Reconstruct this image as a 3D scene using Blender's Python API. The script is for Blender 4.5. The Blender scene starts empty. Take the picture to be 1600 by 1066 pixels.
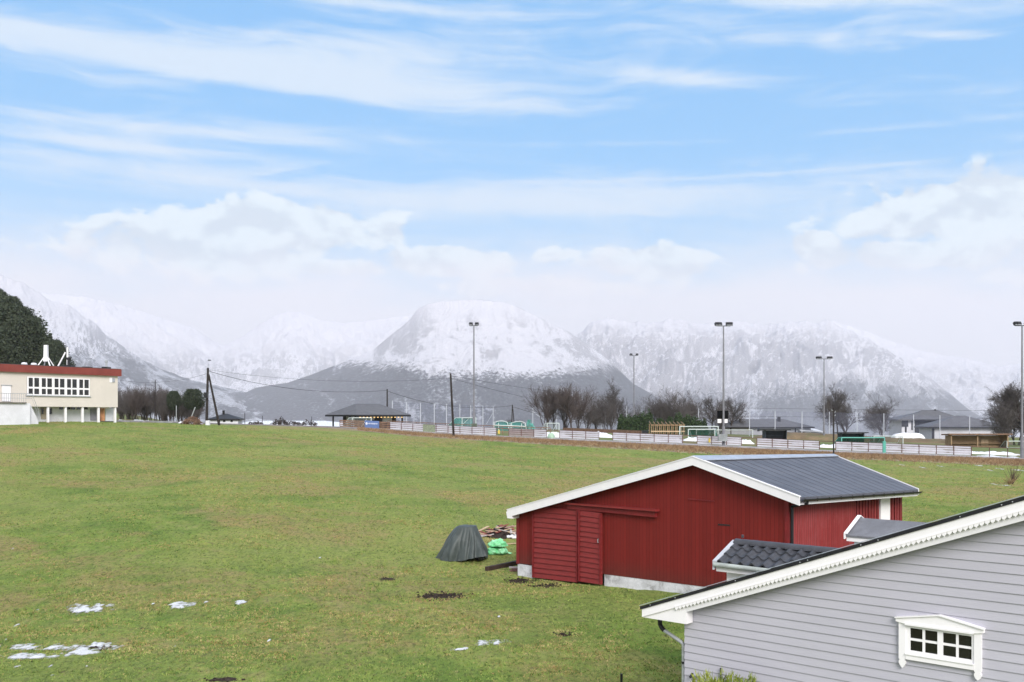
# A Norwegian winter field with a red barn, a grey boarded house, a football pitch, a fjord and snowy mountains
import bpy, math, random
import numpy as np
from mathutils import Vector, noise as mnoise
random.seed(7)
rng = np.random.default_rng(7)
F, CU, HZ = 1500.0, 800.0, 650.0       # photo focal length, centre column and horizon row, for turning measurements into metres
col = bpy.context.scene.collection

def P(u, v, Y): return Vector(((u-CU)/F*Y, Y, -(v-HZ)/F*Y))

# ---------------------------------------------------------------- node helpers
class NT:
    def __init__(s, tree): s.t = tree
    def n(s, typ, **kw):
        nd = s.t.nodes.new(typ)
        for k, v in kw.items():
            if k.startswith('_'): setattr(nd, k[1:], v)
        return nd
    def link(s, a, b): s.t.links.new(a, b)
    def put(s, sock, v):
        if hasattr(v, 'is_output'): s.link(v, sock)
        elif v is not None:
            if sock.type == 'RGBA' and len(v) == 3: v = (*v, 1)
            sock.default_value = v
    def m(s, op, a, b=None, c=None, clamp=False):
        nd = s.t.nodes.new('ShaderNodeMath'); nd.operation = op; nd.use_clamp = clamp
        for i, v in enumerate((a, b, c)):
            if v is not None: s.put(nd.inputs[i], v)
        return nd.outputs[0]
    def vm(s, op, a, b=None):
        nd = s.t.nodes.new('ShaderNodeVectorMath'); nd.operation = op
        s.put(nd.inputs[0], a)
        if b is not None: s.put(nd.inputs[1], b)
        return nd.outputs[0]
    def mix(s, f, a, b, mode='MIX'):
        nd = s.t.nodes.new('ShaderNodeMix'); nd.data_type = 'RGBA'; nd.blend_type = mode; nd.clamp_factor = True
        s.put(nd.inputs[0], f); s.put(nd.inputs[6], a); s.put(nd.inputs[7], b)
        return nd.outputs[2]
    def noise(s, vec, scale, detail=4, rough=.55, dist=0, out='Fac'):
        nd = s.t.nodes.new('ShaderNodeTexNoise')
        if vec is not None: s.link(vec, nd.inputs['Vector'])
        nd.inputs['Scale'].default_value = scale; nd.inputs['Detail'].default_value = detail
        nd.inputs['Roughness'].default_value = rough; nd.inputs['Distortion'].default_value = dist
        return nd.outputs[out]
    def ss(s, x, a, b):     # smooth step
        nd = s.t.nodes.new('ShaderNodeMapRange'); nd.interpolation_type = 'SMOOTHSTEP'
        s.put(nd.inputs[0], x); s.put(nd.inputs[1], a); s.put(nd.inputs[2], b)
        nd.inputs[3].default_value = 0; nd.inputs[4].default_value = 1
        return nd.outputs[0]
    def xyz(s, v):
        nd = s.t.nodes.new('ShaderNodeSeparateXYZ'); s.link(v, nd.inputs[0]); return nd.outputs
    def comb(s, x, y, z):
        nd = s.t.nodes.new('ShaderNodeCombineXYZ')
        for i, v in enumerate((x, y, z)): s.put(nd.inputs[i], v)
        return nd.outputs[0]

def newmat(name):
    m = bpy.data.materials.new(name); m.use_nodes = True
    t = NT(m.node_tree); b = m.node_tree.nodes['Principled BSDF']
    return m, t, b
def coords(t, kind='Object'):
    return t.n('ShaderNodeTexCoord').outputs[kind]
def bump(t, b, h, strength, dist=.02):
    nd = t.n('ShaderNodeBump'); nd.inputs['Strength'].default_value = strength
    nd.inputs['Distance'].default_value = dist
    t.link(h, nd.inputs['Height']); t.link(nd.outputs[0], b.inputs['Normal'])

def mat(name, c, rough=.6, scale=3., var=.18, metal=0, bmp=.15, stretch=(1, 1, 1), dirt=None, dirtamt=.35, spec=.3):
    m, t, b = newmat(name)
    v = t.vm('MULTIPLY', coords(t), stretch)
    n1 = t.noise(v, scale, 5, .6); n2 = t.noise(v, scale*9, 3, .6)
    lo = tuple(x*(1-var) for x in c); hi = tuple(min(1, x*(1+var)) for x in c)
    cc = t.mix(t.ss(n1, .3, .7), lo, hi)
    cc = t.mix(t.m('MULTIPLY', t.ss(n2, .35, .75), .5), cc, tuple(x*(1-var*1.2) for x in c))
    if dirt: cc = t.mix(t.m('MULTIPLY', t.ss(t.noise(v, scale*.6, 6, .7, .5), .5, .72), dirtamt), cc, dirt)
    t.link(cc, b.inputs['Base Color'])
    b.inputs['Roughness'].default_value = rough; b.inputs['Metallic'].default_value = metal
    b.inputs['Specular IOR Level'].default_value = spec
    if bmp: bump(t, b, n2, bmp, .01)
    return m

# ---------------------------------------------------------------- mesh builder
class MB:
    def __init__(s): s.v = []; s.f = []
    def poly(s, pts):
        i = len(s.v); s.v += [tuple(p) for p in pts]; s.f.append(tuple(range(i, i+len(pts)))); return s
    def prism(s, a, b):      # two matching rings
        i = len(s.v); n = len(a)
        s.v += [tuple(p) for p in a] + [tuple(p) for p in b]
        s.f.append(tuple(range(i+n-1, i-1, -1))); s.f.append(tuple(range(i+n, i+2*n)))
        for k in range(n):
            j = (k+1) % n; s.f.append((i+k, i+j, i+n+j, i+n+k))
        return s
    def box(s, c, size, rz=0, rx=0, ry=0):
        from mathutils import Euler
        R = Euler((rx, ry, rz)).to_matrix(); hx, hy, hz = [q/2 for q in size]; c = Vector(c)
        a = [c+R@Vector(q) for q in ((-hx, -hy, -hz), (hx, -hy, -hz), (hx, hy, -hz), (-hx, hy, -hz))]
        b = [c+R@Vector(q) for q in ((-hx, -hy, hz), (hx, -hy, hz), (hx, hy, hz), (-hx, hy, hz))]
        return s.prism(a, b)
    def tube(s, pts, r, n=8, caps=True):
        pts = [Vector(p) for p in pts]; i0 = len(s.v)
        rr = r if isinstance(r, (list, tuple)) else [r]*len(pts)
        up = None
        for k, p in enumerate(pts):
            d = (pts[min(k+1, len(pts)-1)]-pts[max(k-1, 0)]).normalized()
            if up is None: up = d.orthogonal().normalized()
            x = (up - d*up.dot(d)); x = x.normalized() if x.length > 1e-6 else d.orthogonal().normalized()
            up = x; y = d.cross(x)
            for j in range(n):
                a = 2*math.pi*j/n
                s.v.append(tuple(p + (x*math.cos(a)+y*math.sin(a))*rr[k]))
        for k in range(len(pts)-1):
            for j in range(n):
                q = (j+1) % n
                s.f.append((i0+k*n+j, i0+k*n+q, i0+(k+1)*n+q, i0+(k+1)*n+j))
        if caps:
            s.f.append(tuple(i0+j for j in range(n-1, -1, -1)))
            s.f.append(tuple(i0+(len(pts)-1)*n+j for j in range(n)))
        return s
    def bar(s, a, b, w, h=None):     # rectangular bar from a to b
        a, b = Vector(a), Vector(b); h = h or w; d = (b-a).normalized()
        x = d.cross(Vector((0, 0, 1))); x = x.normalized() if x.length > 1e-4 else Vector((1, 0, 0))
        y = x.cross(d)
        ring = lambda p: [p+x*w/2*i+y*h/2*j for i, j in ((-1, -1), (1, -1), (1, 1), (-1, 1))]
        return s.prism(ring(a), ring(b))
    def grid(s, nx, ny, fn, skip=None):
        i0 = len(s.v)
        for j in range(ny+1):
            for i in range(nx+1): s.v.append(tuple(fn(i/nx, j/ny)))
        for j in range(ny):
            for i in range(nx):
                if skip and skip((i+.5)/nx, (j+.5)/ny): continue
                a = i0+j*(nx+1)+i; s.f.append((a, a+1, a+nx+2, a+nx+1))
        return s
    def build(s, name, m=None, parent=None, smooth=False):
        me = bpy.data.meshes.new(name)
        o = None
        org = Vector(s.v[0]) if False else Vector((0, 0, 0))
        if parent is not None: org = parent.location
        elif s.v:
            a = np.array(s.v); org = Vector(((a[:, 0].min()+a[:, 0].max())/2, (a[:, 1].min()+a[:, 1].max())/2, float(a[:, 2].min())))
        me.from_pydata([(x-org.x, y-org.y, z-org.z) for x, y, z in s.v], [], s.f)
        me.update()
        if smooth: me.polygons.foreach_set('use_smooth', [True]*len(me.polygons))
        o = bpy.data.objects.new(name, me); col.objects.link(o)
        if m: me.materials.append(m)
        if parent is not None: o.parent = parent
        else: o.location = org
        return o

def sub(mb, name, m, part, root, smooth=False):
    """a sub-part: vertices are in world space, parent chain root > part"""
    o = mb.build(name, m, None, smooth)
    o.parent = part
    o.location = Vector(o.location) - Vector(root.location)
    return o

def tag(o, label=None, cat=None, group=None, kind=None):
    if label: o['label'] = label
    if cat: o['category'] = cat
    if group: o['group'] = group
    if kind: o['kind'] = kind
    return o
def thing(name, label, cat, loc, group=None):
    o = bpy.data.objects.new(name, None); col.objects.link(o); o.location = loc
    o.empty_display_size = .3
    return tag(o, label, cat, group)
def struct(o): o['kind'] = 'structure'; return o
def copy_tree(o, parent=None):
    kids = [c for c in o.children]
    c = o.copy(); col.objects.link(c)
    if parent is not None: c.parent = parent
    for k in kids: copy_tree(k, c)
    return c
def npmesh(name, V, Fc, m, loc=(0, 0, 0), smooth=False):
    """V (n,3), Fc (k,3) or (k,4)"""
    me = bpy.data.meshes.new(name); V = np.asarray(V, np.float32); Fc = np.asarray(Fc, np.int32)
    k = Fc.shape[1]
    me.vertices.add(len(V)); me.vertices.foreach_set('co', V.ravel())
    me.loops.add(Fc.size); me.loops.foreach_set('vertex_index', Fc.ravel())
    me.polygons.add(len(Fc)); me.polygons.foreach_set('loop_start', np.arange(0, Fc.size, k, dtype=np.int32))
    me.polygons.foreach_set('loop_total', np.full(len(Fc), k, np.int32))
    if smooth: me.polygons.foreach_set('use_smooth', np.ones(len(Fc), bool))
    me.update(calc_edges=True); me.validate()
    if m: me.materials.append(m)
    o = bpy.data.objects.new(name, me); o.location = loc; col.objects.link(o)
    return o

class Frame:
    """a vertical wall: s runs along d (to the right in the picture), o is distance proud of the wall, z is height"""
    def __init__(s, O, d):
        s.O = Vector((O[0], O[1])); s.d = Vector(d).normalized(); s.n = Vector((s.d.y, -s.d.x))
        if s.n.dot(-s.O) < 0: s.n = -s.n
    def s_of(s, u, o=0):
        r = (u-CU)/F; q = s.O+s.n*o
        return (r*q.y-q.x)/(s.d.x-r*s.d.y)
    def px(s, u, v, o=0):
        t = s.s_of(u, o); Y = s.O.y+s.n.y*o+s.d.y*t
        return (t, -(v-HZ)/F*Y)
    def w(s, t, z, o=0):
        q = s.O+s.d*t+s.n*o; return Vector((q.x, q.y, z))
    def slab(s, mb, pts, o0, o1): return mb.prism([s.w(t, z, o0) for t, z in pts], [s.w(t, z, o1) for t, z in pts])
    def rect(s, mb, s0, s1, z0, z1, o0, o1): return s.slab(mb, [(s0, z0), (s1, z0), (s1, z1), (s0, z1)], o0, o1)

# ---------------------------------------------------------------- terrain
ctrl = [P(*q) for q in (
 (0,1066,23.5),(800,1066,23),(808,899,38.5),(943,915,35),(725,882,41),(1500,800,55),(1580,757,78),
 (0,800,50),(300,800,48),(400,760,60),(0,656,110),(187,660,117),(330,664,128),(510,669,130),(640,679,131),
 (900,694,122),(1130,707,114),(1302,716,108),(1600,727,101),
 (640,675,136.5),(900,688.5,127),(1130,698.5,119.5),(1250,704.5,116.5),(1450,712.5,111),(1600,718.5,107.5),
 (740,672,150),(991,676,193),(1287,688,176),(1565,694,170),(600,669,160),(450,667.5,160),(450,671,215),(395,669,215),(520,673,215),(250,658,160),(60,652,160),
 (800,670,215),(1200,680,215),(1500,684,215))]
ctrl += [Vector(q) for q in ((4.9,31.7,-5.95),(12,23,-6.3),(0,0,-6.4),(-30,0,-6.6),(30,0,-6.2),(18,42,-5.9),(-60,60,-3.2),(60,60,-5.8),(10,60,-5.6))]
CP = np.array([[c.x, c.y, c.z] for c in ctrl])
def _phi(r2): return .5*r2*np.log(r2+1e-9)
def _fit():
    n = len(CP); d2 = ((CP[:, None, :2]-CP[None, :, :2])**2).sum(2)
    K = _phi(d2)+np.eye(n)*8.0; Pm = np.c_[np.ones(n), CP[:, :2]]
    A = np.block([[K, Pm], [Pm.T, np.zeros((3, 3))]])
    return np.linalg.solve(A, np.r_[CP[:, 2], np.zeros(3)])
W = _fit()
def tz_arr(x, y):
    x = np.asarray(x, float); y = np.asarray(y, float)
    xc = np.clip(x, -90, 90); yc = np.clip(y, 0, 215)
    d2 = (xc[..., None]-CP[:, 0])**2+(yc[..., None]-CP[:, 1])**2
    z = _phi(d2)@W[:-3]+W[-3]+W[-2]*xc+W[-1]*yc
    z = z+.05*np.sin(x*.31+y*.11)*np.sin(y*.23)*np.clip((120-y)/60, 0, 1)
    z = z-.03*np.clip(y-215, 0, None)
    z = z+15*np.exp(-(((x+122)/26)**2+((y-205)/40)**2))
    return z
def tz(x, y): return float(tz_arr(np.array([x]), np.array([y]))[0])
def G(u, Y, dz=0):
    x = (u-CU)/F*Y; return Vector((x, Y, tz(x, Y)+dz))
def gv(u, v):        # where the sight line at (u, v) meets the ground
    Y = np.linspace(18, 230, 1500); x = (u-CU)/F*Y; z = tz_arr(x, Y); l = -(v-HZ)/F*Y
    k = np.argmax(l <= z); return Vector((x[k], Y[k], z[k]))
EXPO, SUN_E, HAZE, SKY_TINT, SKYK = 0.85, 2.0, 1.05e-4, (.09, .105, .12), 1.0
# ---------------------------------------------------------------- camera, sky, sun, air
scene = bpy.context.scene
cam = bpy.data.cameras.new('camera'); co = bpy.data.objects.new('camera', cam); col.objects.link(co)
co.location = (0, 0, 0); co.rotation_euler = (math.radians(90), 0, 0)
cam.sensor_width = 36; cam.lens = 36*F/1600; cam.shift_y = (HZ-533)/1600
cam.clip_start = .1; cam.clip_end = 60000
scene.camera = co
scene.cycles.volume_bounces = 2
scene.view_settings.view_transform = 'Standard'; scene.view_settings.look = 'None'
scene.view_settings.exposure = EXPO; scene.view_settings.gamma = 1
SUN_EL, SUN_AZ = math.radians(32), math.radians(165)      # azimuth measured clockwise from +Y
sl = bpy.data.lights.new('sun', 'SUN'); sl.energy = SUN_E; sl.angle = math.radians(28); sl.color = (1, .955, .91)
so = bpy.data.objects.new('sun', sl); col.objects.link(so)
sd = Vector((math.sin(SUN_AZ)*math.cos(SUN_EL), math.cos(SUN_AZ)*math.cos(SUN_EL), math.sin(SUN_EL)))
so.rotation_euler = sd.to_track_quat('Z', 'Y').to_euler()

def make_world():
    w = bpy.data.worlds.new('World'); scene.world = w; w.use_nodes = True
    t = NT(w.node_tree); bg = w.node_tree.nodes['Background']
    sky = t.n('ShaderNodeTexSky'); sky.sky_type = 'NISHITA'; sky.sun_disc = False
    sky.sun_elevation = SUN_EL; sky.sun_rotation = SUN_AZ; sky.air_density = 1.0; sky.dust_density = .3; sky.ozone_density = 1.5
    base = t.mix(1.0, sky.outputs[0], SKY_TINT, 'MULTIPLY')
    d = t.n('ShaderNodeTexCoord').outputs['Generated']
    x, y, z = t.xyz(d)
    az = t.m('ARCTAN2', x, y); el = t.m('ARCSINE', z)
    # thin high cloud in long, slightly tilted streaks
    el2 = t.m('ADD', el, t.m('MULTIPLY', az, .035))
    base = t.mix(.85, base, (.055, .275, .52))
    top = t.ss(el, .20, .46)
    base = t.mix(t.m('MULTIPLY', top, .6), base, (.075, .255, .52))
    wob = t.noise(t.comb(az, el, 3.1), 3.5, 3, .5)
    sv = t.comb(t.m('MULTIPLY', az, 2.3), t.m('ADD', t.m('MULTIPLY', el2, 44), t.m('MULTIPLY', wob, 1.8)), 1.7)
    s1 = t.noise(sv, 1.1, 9, .62, .3)
    sv2 = t.comb(t.m('MULTIPLY', az, 7), t.m('ADD', t.m('MULTIPLY', el2, 36), t.m('MULTIPLY', wob, 2)), 9.2)
    s2 = t.noise(sv2, 1.0, 10, .66, .9)
    patch = t.noise(t.comb(t.m('MULTIPLY', az, 1.8), t.m('MULTIPLY', el, 6.), 5.5), 1.3, 4, .5)
    def gauss(ca, ce, wa, we, tilt=0.):
        e0 = t.m('ADD', t.m('SUBTRACT', el, ce), t.m('MULTIPLY', t.m('SUBTRACT', az, ca), tilt))
        a = t.m('DIVIDE', t.m('SUBTRACT', az, ca), wa); b = t.m('DIVIDE', e0, we)
        q = t.m('ADD', t.m('MULTIPLY', a, a), t.m('MULTIPLY', b, b))
        return t.m('EXPONENT', t.m('MULTIPLY', q, -1))
    def px(u, v, wu, wv, tilt=0.): return ((u-CU)/F, (HZ-v)/F, wu/F, wv/F, tilt)
    extra = None
    for g, k in ((px(150, 138, 420, 22, .04), .30), (px(560, 118, 260, 30, -.02), .20), (px(640, 165, 330, 20, .06), .30), (px(1080, 152, 150, 13, .13), .34), (px(1500, 72, 260, 24, .08), .32),
                 (px(1260, 58, 90, 14, .05), .28), (px(240, 238, 260, 10, 0), .26), (px(250, 268, 240, 8), .22), (px(900, 322, 420, 24, .01), .32), (px(230, 300, 300, 22), .16), (px(230, 52, 40, 12), .24),
                 (px(950, 8, 500, 7), .22), (px(640, 50, 240, 8, .03), .14), (px(1440, 130, 60, 6, .15), .24), (px(1280, 115, 25, 10), .2), (px(1150, 240, 500, 5, .01), .12), (px(1200, 292, 420, 4, 0), .14)):
        q = t.m('MULTIPLY', gauss(*g), k); extra = q if extra is None else t.m('ADD', extra, q)
    for g, k in ((px(1150, 230, 300, 50), .16), (px(350, 72, 260, 12), .10), (px(30, 80, 120, 26), .12), (px(60, 340, 160, 6), .30), (px(400, 178, 240, 8, .06), .16), (px(1450, 160, 260, 26), .12), (px(480, 205, 300, 14), .1)):
        extra = t.m('SUBTRACT', extra, t.m('MULTIPLY', gauss(*g), k))
    st = t.m('ADD', t.m('ADD', t.m('MULTIPLY', s1, .56), t.m('MULTIPLY', s2, .66)), t.m('ADD', extra, t.m('SUBTRACT', t.m('MULTIPLY', patch, .12), .13)))
    stf = t.m('MULTIPLY', t.ss(st, .44, .88), .92)
    c = t.mix(stf, base, (.385, .46, .54))
    # milky veil towards the horizon
    el3 = t.m('ADD', el, t.m('MULTIPLY', t.m('SUBTRACT', s1, .5), .07))
    veil = t.m('SUBTRACT', 1.0, t.ss(el3, .10, .26))
    c = t.mix(t.m('MULTIPLY', veil, .88), c, (.31, .43, .53))
    # cumulus banks
    mask = None
    for g, k in ((px(450, 368, 200, 46), 1.1), (px(330, 405, 240, 50), .9), (px(700, 412, 115, 30), 1.05), (px(540, 425, 110, 22), .8), (px(1000, 415, 110, 36), 1.05), (px(870, 400, 80, 18), .6), (px(1490, 362, 210, 54), 1.15),
                 (px(1390, 420, 170, 30), .95), (px(1260, 400, 40, 28), .9), (px(1590, 440, 110, 60), .8), (px(860, 450, 300, 22), .7), (px(150, 410, 140, 30), .5)):
        q = t.m('MULTIPLY', gauss(*g), k); mask = q if mask is None else t.m('MAXIMUM', mask, q)
    cv = lambda de: t.comb(t.m('MULTIPLY', az, 13), t.m('MULTIPLY', t.m('ADD', el, de), 19), 2.3)
    cn = t.noise(cv(0), 1.6, 10, .58, .25)
    cm = t.m('MULTIPLY', t.ss(mask, .10, .32), t.ss(t.m('ADD', mask, t.m('MULTIPLY', t.m('SUBTRACT', cn, .5), 1.7)), .38, .60))
    shn = t.noise(cv(.014), 1.6, 7, .55, .25)
    shade = t.ss(t.m('ADD', t.m('SUBTRACT', shn, cn), .5), .42, .60)
    ccol = t.mix(shade, (.475, .54, .565), (.36, .42, .47))
    c = t.mix(t.m('MULTIPLY', cm, .9), c, ccol)
    # pale low overcast that swallows the summits
    pn = t.noise(t.comb(t.m('MULTIPLY', az, 5), t.m('MULTIPLY', el, 14), 7.3), 1.6, 6, .55, .2)
    low = t.m('SUBTRACT', 1.0, t.ss(t.m('ADD', el, t.m('MULTIPLY', t.m('SUBTRACT', pn, .5), .10)), .105, .185))
    c = t.mix(t.m('MULTIPLY', low, .9), c, (.525, .51, .535))
    # even overcast added overhead and behind the viewer to whiten the light from there
    ovc = t.m('MAXIMUM', t.ss(t.m('ABSOLUTE', az), .75, 1.3), t.ss(el, .55, .95))
    c = t.mix(t.m('MULTIPLY', ovc, .92), c, (.55, .565, .61))
    c = t.vm('MULTIPLY', c, (SKYK, SKYK, SKYK))
    t.link(c, bg.inputs[0]); bg.inputs[1].default_value = 1.0
    # the Nishita sky is physically bright: scale it here so that the clouds can be mixed in at their own brightness
    return w
make_world()

if HAZE > 0:
    hm = bpy.data.materials.new('haze'); hm.use_nodes = True; hm.node_tree.nodes.clear(); t = NT(hm.node_tree)
    out = t.n('ShaderNodeOutputMaterial'); pv = t.n('ShaderNodeVolumePrincipled')
    pv.inputs['Color'].default_value = (.965, .948, .995, 1); pv.inputs['Density'].default_value = HAZE; pv.inputs['Anisotropy'].default_value = .1
    t.link(pv.outputs[0], out.inputs['Volume'])
    hz = MB().box((0, 5350, 560), (22000, 11300, 1240)).build('haze', hm)
    tag(hz, 'pale winter haze that whitens the distant mountains', 'haze', kind='stuff')

# ---------------------------------------------------------------- ground sheet
def line_pts(pxs, n=8):
    """path given as (u, v, Y): points on the ground"""
    out = []
    for (a, b) in zip(pxs[:-1], pxs[1:]):
        for k in range(n):
            f = k/n; u = a[0]+(b[0]-a[0])*f; Y = a[1]+(b[1]-a[1])*f; out.append(((u-CU)/F*Y, Y))
    u, Y = pxs[-1]; out.append(((u-CU)/F*Y, Y)); return out
PATH = line_pts([(-150, 105), (60, 113), (187, 120), (260, 130), (330, 134), (400, 137), (510, 138.5), (600, 138), (640, 136.5), (900, 127), (1130, 119.5), (1250, 116.5), (1450, 111), (1600, 107.5), (1760, 104)], 6)
PA = np.array(PATH)
def path_y(x): return np.interp(x, PA[:, 0], PA[:, 1])

# soil and dry patches of the field: (centre, radii, strength), from where they lie on the ground
soil_px = [(688, 931, 44, 6.5), (812, 908, 30, 5), (850, 916, 30, 4), (882, 992, 18, 3.2), (350, 1063, 26, 5), (890, 905, 34, 4), (1055, 917, 40, 3), (604, 905, 16, 3), (150, 1012, 26, 4)]
soil = []
for u, v, wu, wv in soil_px:
    c = gv(u, v); e = gv(u+wu, v); q = gv(u, v-wv)
    soil.append((c.x, c.y, (e-c).length, max(.25, (q-c).length)))
dry_px = [(740, 840, 60, 12), (690, 850, 40, 10), (500, 1000, 130, 30), (330, 930, 120, 14), (120, 880, 90, 12), (220, 1010, 80, 12), (1290, 765, 50, 5), (1510, 767, 30, 3), (600, 960, 120, 12), (750, 980, 90, 14), (300, 745, 200, 6), (1100, 690, 10, 2), (690, 770, 120, 6)]
dry = []
for u, v, wu, wv in dry_px:
    c = gv(u, v); e = gv(u+wu, v); q = gv(u, v-wv)
    dry.append((c.x, c.y, (e-c).length, max(.5, (q-c).length)))

def sinh_axis(lo, hi, n, c, k):
    a = np.linspace(math.asinh((lo-c)/k), math.asinh((hi-c)/k), n); return c+k*np.sinh(a)
def build_ground():
    xs = sinh_axis(-900, 900, 430, 0, 14); ys = sinh_axis(-120, 1650, 560, 34, 16)
    X, Y = np.meshgrid(xs, ys); Z = tz_arr(X, Y)
    yp = path_y(X)
    # little drop from the path to the field
    n1 = np.zeros_like(X)
    flat = [mnoise.fractal(Vector((x*.9, y*.9, 0)), .8, 2., 4) for x, y in zip(X.ravel(), Y.ravel())]
    n1 = np.array(flat).reshape(X.shape)
    near = np.clip((90-Y)/50, 0, 1)*np.clip((Y-15)/5, 0, 1)
    Z = Z+.035*n1*near
    S = np.zeros_like(X); D = np.zeros_like(X)
    for cx, cy, rx, ry in soil:
        g = np.exp(-(((X-cx)/rx)**2+((Y-cy)/ry)**2)**1.5); S = np.maximum(S, g)
    Z = Z-.05*S+.10*S*n1
    for cx, cy, rx, ry in dry:
        D = np.maximum(D, .8*np.exp(-(((X-cx)/rx)**2+((Y-cy)/ry)**2)))
    bank = np.exp(-(((Y-(yp-5.5))/4.)**2)**2)*np.clip((X+45)/25, 0, 1)
    back = (Y > yp+1)*1.0
    V = np.c_[X.ravel(), Y.ravel(), Z.ravel()]
    ny, nx = X.shape; i = np.arange(ny-1)[:, None]*nx+np.arange(nx-1)[None, :]
    Fc = np.stack([i, i+1, i+nx+1, i+nx], -1).reshape(-1, 4)
    m, t, b = newmat('field_grass')
    o = npmesh('ground', V, Fc, m, smooth=True)
    ca = o.data.color_attributes.new('cover', 'FLOAT_COLOR', 'POINT')
    C4 = np.stack([np.maximum(D, 0), S, bank, back], -1).reshape(-1, 4).astype(np.float32)
    ca.data.foreach_set('color', C4.ravel())
    at = t.n('ShaderNodeVertexColor'); at.layer_name = 'cover'
    sep = t.n('ShaderNodeSeparateColor'); t.link(at.outputs['Color'], sep.inputs[0])
    p = coords(t)
    big = t.noise(p, .045, 5, .6, .6); mid = t.noise(p, .33, 6, .62, .4); fine = t.noise(p, 2.6, 6, .7); tiny = t.noise(t.vm('MULTIPLY', p, (1, .4, 1)), 9, 5, .8)
    green = t.mix(t.ss(mid, .35, .68), (.125, .205, .036), (.24, .32, .070))
    green = t.mix(t.ss(big, .40, .66), green, (.275, .31, .085))
    straw = t.mix(t.ss(fine, .3, .7), (.25, .20, .075), (.40, .31, .14))
    df = t.m('ADD', t.m('MULTIPLY', t.ss(t.m('ADD', t.m('MULTIPLY', mid, .55), t.m('MULTIPLY', fine, .5)), .52, .70), .5),
             t.m('MULTIPLY', sep.outputs[0], t.ss(fine, .3, .62)), clamp=True)
    pat2 = t.noise(p, .11, 8, .68, .7)
    df = t.m('MAXIMUM', df, t.m('MULTIPLY', t.ss(pat2, .48, .61), .85))
    c = t.mix(df, green, straw)
    c = t.mix(t.m('MULTIPLY', t.m('MULTIPLY', df, t.ss(t.noise(p, .5, 6, .7), .5, .65)), .6), c, (.34, .215, .085))
    c = t.mix(t.m('MULTIPLY', t.ss(tiny, .46, .62), .62), c, (.045, .07, .016))
    c = t.mix(t.m('MULTIPLY', t.ss(t.noise(t.vm('MULTIPLY', p, (1, .35, 1)), 1.7, 6, .8), .53, .66), .45), c, (.33, .29, .13))
    c = t.mix(t.m('MULTIPLY', t.ss(fine, .56, .70), .5), c, (.06, .05, .025))
    c = t.mix(t.m('MULTIPLY', t.ss(t.noise(p, .28, 7, .7, 1.), .55, .66), .35), c, (.09, .13, .035))
    # dry bank by the path: brown old grass and dead leaves
    bn = t.noise(t.vm('MULTIPLY', p, (1, .5, 1)), 1.1, 7, .72, .5)
    bcol = t.mix(t.ss(bn, .32, .66), (.13, .09, .06), (.38, .30, .20))
    bk = t.ss(t.m('ADD', sep.outputs[2], t.m('MULTIPLY', t.m('SUBTRACT', mid, .5), .9)), .35, .6)
    c = t.mix(bk, c, bcol)
    # behind the path: rougher mix of brown turf and green
    bc2 = t.mix(t.ss(t.noise(p, .12, 5, .65), .42, .6), (.13, .17, .06), (.20, .15, .085))
    c = t.mix(t.m('MULTIPLY', at.outputs['Alpha'], .85), c, bc2)
    # bare soil
    sf = t.ss(t.m('ADD', sep.outputs[1], t.m('MULTIPLY', t.m('SUBTRACT', fine, .5), 1.6)), .45, .62)
    c = t.mix(sf, c, t.mix(t.ss(tiny, .3, .7), (.022, .015, .011), (.075, .05, .035)))
    t.link(c, b.inputs['Base Color']); b.inputs['Roughness'].default_value = .85; b.inputs['Specular IOR Level'].default_value = .15
    bh = t.m('ADD', t.m('MULTIPLY', fine, .6), t.m('MULTIPLY', tiny, .5))
    bump(t, b, bh, 1.0, .16)
    return struct(o)
ground = build_ground()

# the asphalt path along the edge of the field, with a light frost on it
def ribbon(name, pts, w, dz, m, thick=0):
    mb = MB(); V = []
    P2 = [Vector(p) for p in pts]
    for k, p in enumerate(P2):
        d = (P2[min(k+1, len(P2)-1)]-P2[max(k-1, 0)]).normalized(); n = Vector((-d.y, d.x))
        a, b = p-n*w/2, p+n*w/2
        z = max(tz(a.x, a.y), tz(b.x, b.y), tz(p.x, p.y))+dz
        V.append([Vector((a.x, a.y, z-thick)), Vector((a.x, a.y, z)), Vector((b.x, b.y, z)), Vector((b.x, b.y, z-thick))])
    i0 = 0
    for r in V: mb.v += [tuple(q) for q in r]
    for k in range(len(V)-1):
        a = k*4
        for j in range(3): mb.f.append((a+j, a+4+j, a+5+j, a+1+j))
    return mb.build(name, m)
M = {}
M['path'] = mat('frosty_asphalt', (.36, .35, .37), .8, .8, .25, dirt=(.16, .13, .11), dirtamt=.5)
M['kerb'] = mat('concrete_kerb', (.20, .19, .20), .8, 2, .25)
M['snow'] = mat('old_snow_and_bright_water', (.80, .82, .86), .6, 1.2, .05, bmp=.5, dirt=(.45, .42, .40), dirtamt=.35)
struct(ribbon('path', PATH, 2.6, .12, M['path'], .3))
struct(ribbon('kerb', [(x, y-1.55) for x, y in PATH], .28, .15, M['kerb'], .5))

wm, t, b = newmat('fjord_water')
b.inputs['Base Color'].default_value = (.25, .29, .33, 1); b.inputs['Roughness'].default_value = .06; b.inputs['Specular IOR Level'].default_value = .5
pc = coords(t); bump(t, b, t.noise(t.vm('MULTIPLY', pc, (1, .4, 1)), .05, 4), .05, .3)
struct(MB().poly([((330-CU)/F*1300, 1300, -17.7), ((640-CU)/F*1300, 1300, -17.7), ((505-CU)/F*3600, 3600, -17.7), ((395-CU)/F*3600, 3600, -17.7)]).build('bright_water_sheet', M['snow']))  # white sheet laid on the fjord for the bright reflection on its water
struct(MB().poly([(-9000, 700, -18), (9000, 700, -18), (9000, 12500, -18), (-9000, 12500, -18)]).build('water', wm))

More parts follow.
